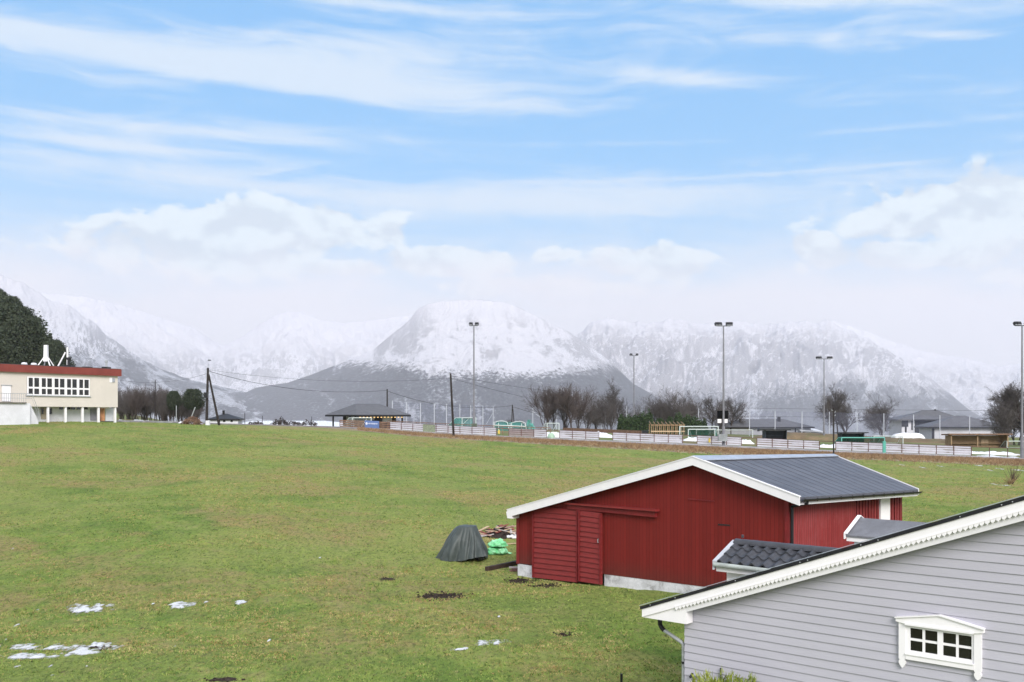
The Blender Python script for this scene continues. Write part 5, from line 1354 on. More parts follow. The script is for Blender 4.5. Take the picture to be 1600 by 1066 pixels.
sag((326, 578, 125), (704, 591, 129), 595, 'thin cable between the braced pole and the black pole', .018)
sag((704, 587, 129), (960, 622, 170), 608, 'upper cable leaving the black pole towards the bare trees', .02)
sag((704, 591, 129), (870, 632, 170), 613, 'lower cable leaving the black pole towards the bare trees', .022)
sag((187, 594, 125), (326, 583, 125), 597, 'thin cable between the cream building and the braced pole', .018)
for v, l in ((638.5, 'upper'), (651, 'lower')): sag((1140, v-1, 230), (1640, v+4, 215), v+2, f'{l} of two straight cables crossing behind the right hand trees', .035)

# ---------------------------------------------------------------- tall ball net
M['netpost'] = mat('pale_grey_post', (.50, .52, .58), .5, 2, .06)
def net_mat(name, c, a):
    m = bpy.data.materials.new(name); m.use_nodes = True; t = NT(m.node_tree); b = m.node_tree.nodes['Principled BSDF']
    p = coords(t); x, y, z = t.xyz(p)
    b.inputs['Base Color'].default_value = (*c, 1); b.inputs['Roughness'].default_value = .7
    n_ = t.noise(p, 1.2, 3, .5)
    t.link(t.m('MULTIPLY', t.m('ADD', n_, .5), a), b.inputs['Alpha'])
    return m
M['bluenet'] = net_mat('grey_blue_netting', (.20, .22, .33), .16)
M['teal'] = net_mat('teal_netting', (.05, .24, .22), .62)
M['green_net'] = net_mat('green_netting', (.02, .16, .13), .75)
M['greynet'] = net_mat('grey_netting', (.35, .40, .40), .28)
def ballnet(posts, braces, lab, net=True):
    first = P(posts[0][0], 0, posts[0][2]); r = thing('ball_net', lab, 'ball net', (first.x, first.y, tz(first.x, first.y)))
    pts = []
    for u, vt, Y in posts:
        x = (u-CU)/F*Y; z0 = tz(x, Y)-.2; t_ = P(u, vt, Y); pts.append((Vector((x, Y, max(z0, t_.z-6.3))), t_)); MB().tube([Vector((x, Y, z0)), t_], .085, 6).build('post', M['netpost'], r)
    for (u0, v0, u1, v1, Y) in braces: MB().tube([P(u0, v0, Y), P(u1, v1, Y+.3)], .07, 6).build('brace', M['netpost'], r)
    if net:
        mb = MB()
        for (a0, a1), (b0, b1) in zip(pts[:-1], pts[1:]):
            mb.poly([a0+Vector((0, 0, .3)), b0+Vector((0, 0, .3)), b1-Vector((0, 0, .1)), a1-Vector((0, 0, .1))])
            k = [a1+(b1-a1)*t_/6-Vector((0, 0, .12+.18*math.sin(math.pi*t_/6))) for t_ in range(7)]
        mb.build('netting', M['bluenet'], r)
ballnet([(613, 626, 190), (635, 628, 194), (657, 629.5, 198), (678.5, 630, 202), (697.5, 631, 206), (718.5, 632, 210), (735.5, 633, 213), (754.5, 634, 216), (770.5, 635, 220)], [(770, 646, 760, 663, 220)], 'row of pale net posts between the pavilion and the long fence')
ballnet([(832.5, 638, 220), (869.5, 635, 218), (903, 633.5, 216), (940, 634, 213), (979, 634, 210), (1017.5, 635, 207), (1056.5, 636, 205), (1091.5, 638, 203)], [(832.5, 643, 855, 661, 220), (979, 647.5, 1015, 671.5, 209), (1018, 666, 1043, 682, 206)], 'row of pale net posts in front of the bare trees', False)
ballnet([(1171, 642, 200), (1211, 642, 199), (1253, 643, 198), (1296, 643.5, 197), (1339, 645, 195), (1381, 646, 193), (1427.5, 648, 191), (1468.5, 649, 188), (1515, 650, 186), (1565, 653, 183)], [], 'row of pale net posts in front of the right hand houses', True)
# ---------------------------------------------------------------- long rail fence with white boards between path and pitch
def fence_pt(u, off=1.9):
    r = (u-CU)/F; y = 120.
    for _ in range(12): y = float(path_y(r*y))+off
    return Vector((r*y, y, tz(r*y, y)+.02))
M['fencebrown'] = mat('fence_brown', (.12, .055, .05), .8, 3, .3)
M['board'] = mat('white_fence_board', (.52, .515, .56), .6, 1.5, .08, dirt=(.36, .34, .36), dirtamt=.4)
M['oldplank'] = mat('old_brown_plank', (.20, .12, .08), .8, 3, .35)
M['bluebanner'] = None
pa0, pa1 = fence_pt(531), fence_pt(1603); length = (pa1-pa0).length; nb = int(length/1.85)
fposts = []
us = np.linspace(531, 1603, 900); fp = [fence_pt(u) for u in us]; acc = [0]
for a, b_ in zip(fp[:-1], fp[1:]): acc.append(acc[-1]+(b_-a).length)
acc = np.array(acc); nb = int(acc[-1]/1.85)
stations = [(float(np.interp(acc[-1]*k/nb, acc, us))) for k in range(nb+1)]
fen = thing('rail_fence', 'long low brown rail fence hung with white boards along the football pitch', 'fence', pa0)
FH = 1.12
open_ = [(775, 795), (856, 867), (930, 962), (1062, 1085), (1154, 1178), (1289, 1313), (1380, 1392), (1515, 1610)]
def is_open(u): return any(a-3 <= u <= b_+3 for a, b_ in open_)
for k, u in enumerate(stations):
    p = fence_pt(u); mb = MB(); mb.box(p+Vector((0, -.02, FH/2-.1)), (.07, .07, FH+.2)); mb.build('post', M['fencebrown'], fen)
for k in range(nb):
    ua, ub = stations[k], stations[k+1]; a, b_ = fence_pt(ua), fence_pt(ub); um = (ua+ub)/2; e = (b_-a).normalized()
    if um < 606:
        if 569 < um < 593: continue
        for z_ in (.22, .48, .74, 1.0): 
            pass
        mb = MB()
        for z_ in (.2, .48, .76, 1.02): mb.bar(a+e*.04+Vector((0, .02, z_)), b_-e*.04+Vector((0, .02, z_)), .03, .17)
        mb.build('plank_panel', M['oldplank'], fen)
    elif is_open(um):
        mb = MB(); mb.bar(a+e*.04+Vector((0, .0, FH)), b_-e*.04+Vector((0, .0, FH)), .05, .07); mb.build('top_rail', M['fencebrown'], fen)
    else:
        mb = MB(); m_ = M['board']; nm = 'white_board_panel'
        if 795 <= um <= 826: m_ = mat('taupe_board', (.30, .25, .25), .8, 3, .1) if 'taupe' not in M else M['taupe']; M['taupe'] = m_; nm = 'taupe_panel'
        R_ = random.Random(k)
        for z_ in (.22, .50, .78, 1.03): mb.bar(a+e*.045+Vector((0, .04, z_+R_.uniform(-.01, .01))), b_-e*.045+Vector((0, .04, z_+R_.uniform(-.01, .01))), .025, .20)
        o = mb.build(nm, m_, fen)
        mb = MB()
        for z_ in (.36, .64, .905, FH+.03): mb.bar(a+e*.04+Vector((0, .0, z_)), b_-e*.04+Vector((0, .0, z_)), .03, .045)
        sub(mb, 'brown_rails', M['fencebrown'], o, fen)
# second low rail behind the first, left half
a, b_ = fence_pt(606, 5), fence_pt(860, 6)
r = thing('rail_fence', 'second brown two rail fence a few metres behind the white boarded fence', 'fence', a)
for k in range(18):
    t_ = k/17; u = 606+(860-606)*t_; p = fence_pt(u, 5+t_); MB().box(p+Vector((0, 0, .6)), (.08, .08, 1.3)).build('post', M['oldplank'], r)
    if k < 17:
        p2 = fence_pt(606+(860-606)*(k+1)/17, 5+(k+1)/17)
        for z_ in (.85, 1.2): MB().bar(p+Vector((.05, 0, z_)), p2+Vector((-.05, 0, z_)), .04, .10).build('rail', M['oldplank'], r)
# banners hung on the fence
def banner(u0, u1, z0, z1, m, lab, name='banner', off=-.09, extra=None):
    a, b_ = fence_pt(u0), fence_pt(u1); n_ = Vector((0, off, 0)); z0, z1 = Vector((0, 0, z0)), Vector((0, 0, z1))
    r = thing(name, lab, 'banner', a); mb = MB(); mb.prism([a+z0+n_, b_+z0+n_, b_+z1+n_, a+z1+n_], [p+Vector((0, .03, 0)) for p in (a+z0+n_, b_+z0+n_, b_+z1+n_, a+z1+n_)]); mb.build('cloth', m, r); return r, a, b_
bm_ = mat('blue_banner', (.10, .16, .34), .6, 2, .12)
r, a, b_ = banner(570, 592.5, .05, 1.18, bm_, 'blue banner with a white mark hung on the brown plank fence before the pavilion')
e = (b_-a); mk = mat('banner_white', (.6, .63, .72), .6, 3, .1)
# the pale round mark and the unreadable line of pale lettering on it
c_ = a+e*.13+Vector((0, -.105, .74)); mb = MB(); d_ = e.normalized()
mb.prism([c_+d_*.16*math.cos(k*.52)+Vector((0, 0, .2*math.sin(k*.52))) for k in range(12)], [c_+Vector((0, -.01, 0))+d_*.16*math.cos(k*.52)+Vector((0, 0, .2*math.sin(k*.52))) for k in range(12)])
mb.build('round_mark', mk, r)
mb = MB(); R_ = random.Random(2); x = .24
while x < .86:
    w_ = R_.uniform(.015, .04); p = a+e*(x+w_/2)+Vector((0, -.105, .76)); mb.box(p, (w_*e.length*.8, .015, R_.choice((.12, .16, .2)))); x += w_+.012
mb.build('pale_lettering', mk, r)
om = mat('olive_banner', (.22, .25, .17), .7, 5, .3)
banner(661, 680, .1, 1.1, om, 'mottled olive green banner on the white boarded fence left of the black pole')
ym = mat('yellow_cloth', (.62, .46, .08), .6, 3, .2)
for u, l in ((779.5, 'small yellow cloth tied at a fence post before the arched teal goals'), (1108, 'small yellow cloth tied on the fence before the long white goal')):
    a = fence_pt(u); o = MB().prism([a+Vector(q) for q in ((-.1, -.12, .35), (.12, -.12, .3), (.14, -.12, .8), (0, -.12, .95), (-.12, -.12, .7))], [a+Vector(q) for q in ((-.1, -.15, .35), (.12, -.15, .3), (.14, -.15, .8), (0, -.15, .95), (-.12, -.15, .7))]).build('yellow_cloth', ym); tag(o, l, 'cloth')
g_ = fence_pt(861, .5); o = lumpy(g_+Vector((0, 0, .35)), (.5, .35, .45), 3., 24, .2, 2, .8).build('green_bag', mat('pale_green_bag', (.36, .50, .38), .5, 3, .2), None, True); tag(o, 'pale green bag capped with snow in the first fence gap', 'bag')

# ---------------------------------------------------------------- snow heaps by the fence and round the pitch
def snow_ridge(name, u0, u1, Yf, h, w, seed, lab):
    """low ridge of shovelled snow; Yf(u) gives its distance"""
    nx = max(14, int((u1-u0)*2)); ny = 12
    def f(a, b_):
        u = u0+(u1-u0)*a; Y = Yf(u)+(b_-.5)*w; x = (u-CU)/F*Y
        k = max(0, math.sin(math.pi*b_))**.7*min(1, 6*a, 6*(1-a)); n_ = min(1.1, .5+.45*noise2(x*.45+seed, Y*.3, seed)+.12*noise2(x*2, Y*1.5, seed))
        return Vector((x, Y, tz(x, Y)-.06+max(0, h*k*n_)+.02*k))
    o = MB().grid(nx, ny, f).build('snow_bank', M['snow'], None, True); tag(o, lab, 'snow bank', kind='stuff'); return o
fy = lambda off: (lambda u: fence_pt(u, off).y)
snow_ridge('s', 845, 893, fy(6), .95, 3, 1, 'shovelled snow heap with rounded top behind the fence left of the bare trees')
snow_ridge('s', 903, 1008, fy(11), .9, 4, 2, 'long lumpy snow ridge in front of the timber wall')
snow_ridge('s', 1012, 1068, fy(9), 1.0, 4, 3, 'snow ridge in front of the raw timber frame')
snow_ridge('s', 1066, 1125, fy(10), .7, 3, 4, 'snow ridge under the teal netted goal')
snow_ridge('s', 1134, 1180, fy(9), .9, 3, 5, 'low snow heap right of the scoreboard mast')
snow_ridge('s', 1236, 1270, fy(12), .9, 3, 6, 'small snow heap right of the first dark dugout')
snow_ridge('s', 1276, 1340, fy(9), .8, 3, 7, 'snow ridge crossing behind the slim brown pole')
snow_ridge('s', 1344, 1412, fy(11), .75, 3, 8, 'snow ridge behind the green goal')
snow_ridge('s', 1408, 1482, fy(10), .95, 4, 9, 'broken snow heaps in front of the white house')
snow_ridge('s', 1480, 1600, fy(9), .65, 3, 10, 'long snow ridge in front of the timber dugout')
snow_ridge('s', 1514, 1600, fy(3), .25, 1.2, 11, 'thin snow strip just behind the open rails')
snow_ridge('s', 205, 238, lambda u: 129., .45, 4, 12, 'snow heap beside the pale grey lamp pole')
snow_ridge('s', 276, 318, lambda u: 131., .6, 4, 13, 'snow heap beside the leaning stake')
snow_ridge('s', 183, 200, lambda u: 122., .4, 2, 14, 'little snow heap at the last white post of the cream building')
snow_ridge('s', 460, 490, lambda u: 139., .3, 2, 16, 'thin snow strip left of the pavilion')
# white trodden snow between path and fence
mb = MB()
for (u0, u1) in ((606, 1515), (1310, 1340), (430, 520)):
    mb.grid(int((u1-u0)/3), 2, lambda a, b_: (lambda q: Vector((q.x, q.y, tz(q.x, q.y)+.07+.03*noise2(q.x, q.y))))(fence_pt(u0+(u1-u0)*a, .3+1.5*b_)) if u0 > 500 else (lambda q: Vector((q.x, q.y, q.z+.08)))(fence_pt(u0+(u1-u0)*a, 2+2*b_)))
tag(mb.build('snow', M['snow'], None, True), 'trodden snow along the foot of the fence', 'snow', kind='stuff')
# heap of dead plants at the leaning stake, and dark bushes on the shore
def bushy(mb_or_name, u, v, Y, w_, h_, m, lab, cat, n=500, seed=0, size=.3, name=None):
    p = P(u, v, Y); p.z = max(p.z, tz(p.x, Y)) if False else p.z; g = np.random.default_rng(seed)
    k = g.normal(0, 1, (n, 3)); k /= np.linalg.norm(k, axis=1)[:, None]; k *= g.uniform(.3, 1, (n, 1))**.4; k[:, 2] = np.abs(k[:, 2])
    C = k*np.array([w_/2, w_/2.4, h_])*(1+.15*np.sin(k[:, :1]*5+seed)); V, Fc = leaves_np(C, size, 2, (.1, .1, .1), seed)
    o = npmesh(name or mb_or_name, V, Fc, m, p); tag(o, lab, cat); return o
dead = leaf_mat('dead_plants', (.16, .09, .06), (.28, .18, .12)); dk = leaf_mat('dark_bush', (.05, .04, .04), (.11, .09, .09))
bushy('dead_plants', 300, 663, 124, 2.8, .85, dead, 'brown heap of dead plants at the foot of the leaning stake', 'dead plants', 500, 1, .22)
for k, (u, w_, h_, l) in enumerate(((433, 2.2, 1.0, 'leftmost dark little bush on the shore before the pale water'), (441, 1.8, 1.2, 'rounder dark bush right beside the leftmost shore bush'), (458, 3.0, .7, 'low flat dark bush in the middle of the shore'), (483, 2.6, .8, 'dark shore bush nearest the pavilion'), (400, 2.4, .7, 'dark little bush between the small white house and the shore bushes'))):
    bushy('shore_bush', u, 665, 160, w_, h_, dk, l, 'bush', 160, 20+k, .25)

# ---------------------------------------------------------------- goals, dugouts and timber works
def goal(uL, uR, vt, Y, mf, mn, lab, dep=1.6, slant=-1, r=.06, yaw=0., h=None):
    xL, xR = (uL-CU)/F*Y, (uR-CU)/F*(Y+yaw); YL, YR = Y, Y+yaw; zT = zat(vt, Y); zL, zR = tz(xL, YL), tz(xR, YR)
    root = thing('football_goal', lab, 'goal', (xL, YL, zL)); L0, R0 = Vector((xL, YL, zL)), Vector((xR, YR, zR)); L1, R1 = Vector((xL, YL, zT)), Vector((xR, YR, zT))
    bx = Vector((slant*.5*dep, dep, 0)) if abs(slant) <= 1 else Vector((slant*dep*.6, dep*.4, 0))
    BL, BR = L0+bx, R0+bx; TL, TR = L1+bx*.35, R1+bx*.35
    mb = MB().tube([L0, L1], r, 6); mb.build('post', mf, root); MB().tube([R0, R1], r, 6).build('post', mf, root); MB().tube([L1, R1], r, 6).build('crossbar', mf, root)
    MB().tube([L1, TL, BL, BR, TR, R1], r*.7, 5).build('back_frame', mf, root)
    mb = MB(); mb.poly([TL, TR, BR, BL]).poly([L1, TL, BL, L0]).poly([R1, TR, BR, R0]).poly([L1, R1, TR, TL]); mb.build('netting', mn, root); return root
M['goalwhite'] = mat('goal_white', (.62, .68, .67), .5, 2, .05); M['goalteal'] = mat('goal_teal', (.16, .48, .42), .5, 2, .1)
goal(551, 580, 653, 146, M['goalwhite'], M['greynet'], 'small white goal with slanted sides in front of the pavilion', 1.6, -1.8)
goal(722, 743.5, 653, 165, M['goalwhite'], M['teal'], 'goal with teal net left of the tall mast behind the fence', 2., -2.6)
def arched(u0, u1, vt, Y, lab):
    a, b_ = P(u0, 0, Y), P(u1, 0, Y); a.z = tz(a.x, Y); b_.z = tz(b_.x, Y); H = zat(vt, Y)-a.z; root = thing('football_goal', lab, 'goal', a)
    for off, nm in ((0, 'arch'), ((b_-a)*.55, 'arch')):
        off = Vector(off) if off != 0 else Vector((0, 0, 0)); pts = [a+off+Vector((0, .1, 0))]
        L = (b_-a)*.47
        for k in range(9): t_ = k/8; pts.append(a+off+L*(t_**.8)+Vector((0, .1, H*(.62+.38*math.sin(math.pi*(.22+.78*t_)*.9)) if t_ < 1 else 0)))
        MB().tube(pts, .06, 5).build(nm, M['goalwhite'], root)
    MB().tube([a+Vector((0, 0, H*.55)), b_+Vector((0, 0, H*.5))], .07, 5).build('crossbar', M['goalwhite'], root)
    for t_ in (.14, .5, .86): MB().tube([a+(b_-a)*t_, a+(b_-a)*t_+Vector((0, 0, H*.8))], .05, 5).build('post', M['goalwhite'], root)
    mb = MB(); mb.prism([a+Vector((0, .15, 0)), b_+Vector((0, .15, 0)), b_+Vector((0, .15, H*.5)), a+(b_-a)*.85+Vector((0, .15, H*.9)), a+(b_-a)*.1+Vector((0, .15, H*.92)), a+Vector((0, .15, H*.5))],
                          [p+Vector((0, 1.2, 0)) for p in (a+Vector((0, .15, 0)), b_+Vector((0, .15, 0)), b_+Vector((0, .15, H*.4)), a+(b_-a)*.85+Vector((0, .15, H*.7)), a+(b_-a)*.1+Vector((0, .15, H*.72)), a+Vector((0, .15, H*.4)))]); mb.build('netting', M['teal'], root)
arched(772, 822, 657.5, 150, 'pair of arched white goal frames stored together with teal netting')
bushy('folded_net', 828, 673, 152, 1.6, 1.5, M['goalteal'], 'crumpled teal net heaped right of the arched goals', 'net', 160, 40, .3)
goal(855, 873.5, 661.5, 160, M['goalwhite'], M['greynet'], 'small pale goal standing left of the timber wall', 1.4, -1.2)
goal(1062, 1122, 666.5, 152, M['goalwhite'], M['greynet'], 'large white goal in front of the green hedge', 2.2, .6, .07)
goal(1075.5, 1117, 671, 142, M['goalwhite'], M['green_net'], 'white goal with dark green net nested inside the larger one', 1.6, 1)
goal(1088, 1176, 672, 150, M['goalwhite'], M['greynet'], 'very wide low white goal behind the scoreboard mast', 1.8, .6, .05)
goal(1315, 1382, 684, 130, M['goalteal'], M['green_net'], 'teal goal with dark green net in front of the second dugout', 2., -.5, .07)
p = fence_pt(1381.5, .2); o = MB().box(p+Vector((0, 0, .72)), (.32, .25, 1.55)).build('teal_post', mat('teal_paint', (.09, .36, .28), .5, 2, .1)); tag(o, 'thick teal post at the fence gap right of the teal goal', 'post')
goal(1365.5, 1411, 681.5, 150, M['goalwhite'], M['greynet'], 'pale goal in front of the long white cover', 1.6, -.3)
goal(1573.5, 1618, 689.5, 140, M['goalwhite'], M['greynet'], 'pale goal at the right edge beside the timber dugout', 1.6, -.3)
# white seats row
for k in range(4):
    u = 744+k*3.6; p = P(u+1.5, 0, 138); p.z = tz(p.x, 138)+.35; mb = MB(); mb.box(p+Vector((0, 0, .18)), (.28, .3, .05)); mb.box(p+Vector((0, .14, .36)), (.28, .05, .36)); mb.box(p+Vector((0, 0, -.1)), (.06, .2, .5)); o = mb.build('seat_shell', M['white']); tag(o, 'white plastic seat in the short row behind the olive green box', 'seat', 'white seats in a short row')
def dugout(u0, u1, vt, vb, Y, mw, mr, lab, back=True, mid=False):
    a, b_ = P(u0, vb, Y), P(u1, vb, Y); h = zat(vt, Y)-a.z; root = thing('dugout', lab, 'dugout', a); D_ = Vector((0, 1.8, 0)); Z = lambda z: Vector((0, 0, z))
    lo = tz(a.x, Y)-a.z-.3; lo = min(lo, 0)
    mb = MB(); mb.prism([a+D_+Z(lo), b_+D_+Z(lo), b_+D_+Z(h*.9), a+D_+Z(h*.9)], [p+Vector((0, .12, 0)) for p in (a+D_+Z(lo), b_+D_+Z(lo), b_+D_+Z(h*.9), a+D_+Z(h*.9))]); mb.build('back_wall', mw, root)
    for p in (a, b_):
        mb = MB(); e = Vector((.1 if p is a else -.1, 0, 0)); q = [p+Z(lo)+Vector((0, .25, 0)), p+D_+Z(lo)-Vector((0, .01, 0)), p+D_+Z(h*.88)-Vector((0, .01, 0)), p+Z(h*.96)+Vector((0, .1, 0))]; mb.prism(q, [v+e for v in q]); mb.build('side_wall', mw, root)
    mb = MB(); x = Vector((.5, 0, 0)); q = [a-x+Z(h*.97)-Vector((0, .4, 0)), b_+x+Z(h*.97)-Vector((0, .4, 0)), b_+x+D_+Z(h*.91)+Vector((0, .3, 0)), a-x+D_+Z(h*.91)+Vector((0, .3, 0))]; mb.prism(q, [v+Z(h*.09+.03) for v in q]); mb.build('roof', mr, root)
    MB().box((a+b_)/2+Vector((0, 1.4, .45)), ((b_-a).length-.4, .4, .08)).build('bench', mw, root)
    if mid:
        c_ = a+(b_-a)*.47; MB().box(c_+Vector((0, .1, h*.47)), (.18, .12, h*.95)).build('post', M['rawwood'], root)
        for s in (0.005, .995): c_ = a+(b_-a)*s; MB().box(c_+Vector((0, .0, h*.47)), (.16, .12, h*.95)).build('post', M['rawwood'], root)
        c_ = a+(b_-a)*.69; MB().box(c_+Vector((0, 1.72, h*.32)), (1.1, .12, h*.5)).build('pale_panel', M['palewood'], root)
    return root
M['navy'] = mat('dark_navy_paint', (.035, .045, .065), .6, 1.5, .2)
dugout(1196, 1230, 672, 686, 150, M['navy'], M['black'], 'dark navy dugout in front of the long grey bungalow')
dugout(1315, 1351, 676.5, 690, 150, M['navy'], M['black'], 'dark navy dugout behind the teal goal')
dugout(1486, 1575, 679, 698, 140, M['rawwood'], M['oldplank'], 'long open timber dugout with pale panel in front of the white house', mid=True)
# timber retaining wall and raw timber frame
a, b_ = P(880, 0, 170), P(1011, 0, 150); r = thing('timber_wall', 'long low wall of stacked brown boards behind the snow ridge', 'wall', (a.x, a.y, tz(a.x, a.y)))
for z0, z1, m, o_ in ((.0, .62, M['oldplank'], 0), (.63, 1.25, M['rawwood'], .12), (1.26, 1.75, M['oldplank'], .25)):
    q = []
    A = Vector((a.x, a.y+o_*3, zat(668.5, 170)-1.75+z0)); B = Vector((b_.x, b_.y+o_*3, zat(673.5, 150)-1.75+z0)); mb = MB(); mb.prism([A, B, B+Vector((0, 0, z1-z0)), A+Vector((0, 0, z1-z0))], [p+Vector((0, .4, 0)) for p in (A, B, B+Vector((0, 0, z1-z0)), A+Vector((0, 0, z1-z0)))]); mb.build('board_course', m, r)
o = MB().box(P(1007.5, 677, 149)+Vector((0, 0, -.2)), (.9, .8, 1.2)).build('black_crate', M['black']); tag(o, 'black crate at the right end of the timber wall', 'crate')
r = thing('timber_frame', 'raw pale timber frame of open posts and rafters in front of the hedge', 'timber frame', P(1018, 680, 160)); zb_ = zat(681, 160)-.6; ztp = zat(663, 160)
for k in range(9):
    p = P(1018+k*6.3, 0, 160+(k % 2)*0); p.z = zb_; MB().box((p.x, p.y, (zb_+ztp)/2), (.15, .15, ztp-zb_)).build('post', M['rawwood'], r)
    MB().box((p.x, p.y+2.5, (zb_+ztp)/2), (.13, .13, ztp-zb_)).build('post', M['rawwood'], r)
    MB().bar((p.x-.2, p.y-.7, ztp+.05), (p.x+.1, p.y+3.2, ztp+.35), .08, .2).build('rafter', M['rawwood'], r)
p0, p1 = P(1017, 0, 159.8), P(1070, 0, 159.8)
for z_, m in ((ztp-.15, M['rawwood']), (ztp-1.2, M['palewood'])): MB().bar((p0.x, p0.y, z_), (p1.x, p1.y, z_), .1, .22).build('beam', m, r)
# brown turf bank behind the right half of the pitch
def bank(a, b_):
    u = 1170+(1590-1170)*a; Y = 176-10*a+12*b_; x = (u-CU)/F*Y
    return Vector((x, Y, tz(x, Y)-.1+float(np.interp(u, [1170, 1300, 1390, 1590], [1.35, 1.3, .8, .7]))*math.sin(math.pi*min(1, b_*1.0))**.6*min(1, 8*a, 12*(1-a))+.15*noise2(x*.4, Y*.4)))
o = MB().grid(160, 10, bank).build('turf_bank', mat('brown_turf', (.17, .12, .07), .9, .35, .35, bmp=.6, dirt=(.10, .12, .045), dirtamt=.8), None, True); struct(o)

# ---------------------------------------------------------------- trees
M['bark'] = mat('wet_bark', (.055, .042, .038), .9, 5, .35, bmp=.5); M['barkred'] = mat('reddish_twigs', (.088, .070, .066), .9, 5, .3, bmp=0); M['barkgrey'] = mat('grey_twigs', (.10, .088, .086), .9, 5, .3, bmp=0)
def bare_tree(seed, h, spread, style='round', tw=.02, dens=1.):
    """trunk with its limbs as one mesh, twigs as another; base at the origin, height h"""
    R = random.Random(seed); T, C_ = MB(), MB()
    def grow(mb, p, d, L, r, lev):
        n = 3 if lev < 3 else 2; pts = [p.copy()]; rs = [r]
        for k in range(n):
            d = (d+Vector((R.gauss(0, .13), R.gauss(0, .13), R.gauss(.05 if lev == 0 else .0, .09)))).normalized(); p = p+d*L/n; pts.append(p.copy()); rs.append(r*(1-(k+1)/n*.4))
        (T if lev < 2 else C_).tube(pts, rs, 7 if lev == 0 else 4 if lev < 3 else 3, lev == 0)
        if lev >= 5 or L < .25: return
        nb = {0: 12, 1: 6, 2: 5, 3: 4, 4: 4}[lev]; nb = max(2, int(nb*dens+.5)) if lev > 1 else nb
        for k in range(nb):
            f = R.uniform(.14 if lev == 0 else .15, 1.); q = pts[0].lerp(pts[-1], f) if len(pts) < 3 else pts[min(len(pts)-2, int(f*(len(pts)-1)))].lerp(pts[min(len(pts)-1, int(f*(len(pts)-1))+1)], f*(len(pts)-1) % 1)
            a = R.uniform(0, 6.283); tilt = R.uniform(.35, .75)*spread*(1.2-f*.45 if lev == 0 else 1)
            perp = d.cross(Vector((math.cos(a), math.sin(a), .3))).normalized(); nd = (d*math.cos(tilt)+perp*math.sin(tilt)+Vector((0, 0, .12 if style != 'weep' else -.15*lev))).normalized()
            grow(C_, q, nd, L*R.uniform(.45, .72)*(1.0-abs(f-.5)*.5 if lev == 0 else 1), max(tw*.5, r*.48), lev+1)
    if style == 'multi':
        for k in range(6):
            a = R.uniform(0, 6.28); grow(T, Vector((R.uniform(-.6, .6), R.uniform(-.5, .5), 0)), Vector((math.cos(a)*.28, math.sin(a)*.28, 1)).normalized(), h*R.uniform(.5, .68), h*.012, 1)
    else: grow(T, Vector((0, 0, -.2)), Vector((R.uniform(-.06, .06), 0, 1)).normalized(), h*.66, h*.022, 0)
    zmax = max(v[2] for v in T.v+C_.v); s = h/zmax
    for mb in (T, C_): mb.v = [(x*s, y*s, z*s) for x, y, z in mb.v]
    return T, C_
def tree_proto(T, C_, name, mt, mc):
    r = bpy.data.objects.new(name, None); col.objects.link(r); r.empty_display_size = .5; T.build('trunk', mt, r); C_.build('crown', mc, r, False); return r
tree_used = {}
def put_tree(key, u, v, Y, h, lab, group, rz_=0., wide=1.):
    r = protos[key]; src = r
    if key in tree_used: r = copy_tree(src)
    tree_used[key] = 1; s = h/pheight[key]
    p = P(u, v, Y) if v else P(u, 0, Y)
    if v is None: p.z = tz(p.x, Y)-.1
    r.location = p; r.scale = (s*wide, s*wide, s); r.rotation_euler = (0, 0, rz_)
    tag(r, lab, 'tree', group); return r
protos, pheight = {}, {}
for key, (sd, h, sp, st_, tw, dn, mc) in {'a': (1, 9, 1.0, 'round', .022, 1.1, 'barkgrey'), 'b': (2, 9, .8, 'round', .022, 1.1, 'barkred'), 'c': (3, 8, .75, 'multi', .022, 1.0, 'barkred'), 'd': (4, 8, .95, 'multi', .02, 1.0, 'barkgrey'),
                                          'e': (9, 9, 1.25, 'round', .02, 1., 'barkgrey'), 'f': (6, 9, .9, 'round', .025, 1.4, 'barkgrey'), 'g': (14, 8, 1.15, 'multi', .022, 1.3, 'barkgrey')}.items():
    T, C_ = bare_tree(sd, h, sp, st_, tw, dn); protos[key] = tree_proto(T, C_, 'bare_tree', M['bark'], M[mc]); pheight[key] = h
R = random.Random(21)
# wood behind the cream building
gl = 'bare trees of the wood behind the cream building'
for k in range(44):
    u = 186+R.random()**1.0*122; Y = R.uniform(150, 178); vt = np.interp(u, [186, 200, 215, 245, 270, 290, 318], [597, 604, 599, 600, 606, 612, 622])+R.uniform(-5, 6)
    h = zat(vt, Y)-(tz((u-CU)/F*Y, Y)-.1); put_tree(R.choice('abcdcd'), u, None, Y, h, 'bare tree in the wood right of the cream building, among many alike', gl, R.uniform(0, 6), .8)
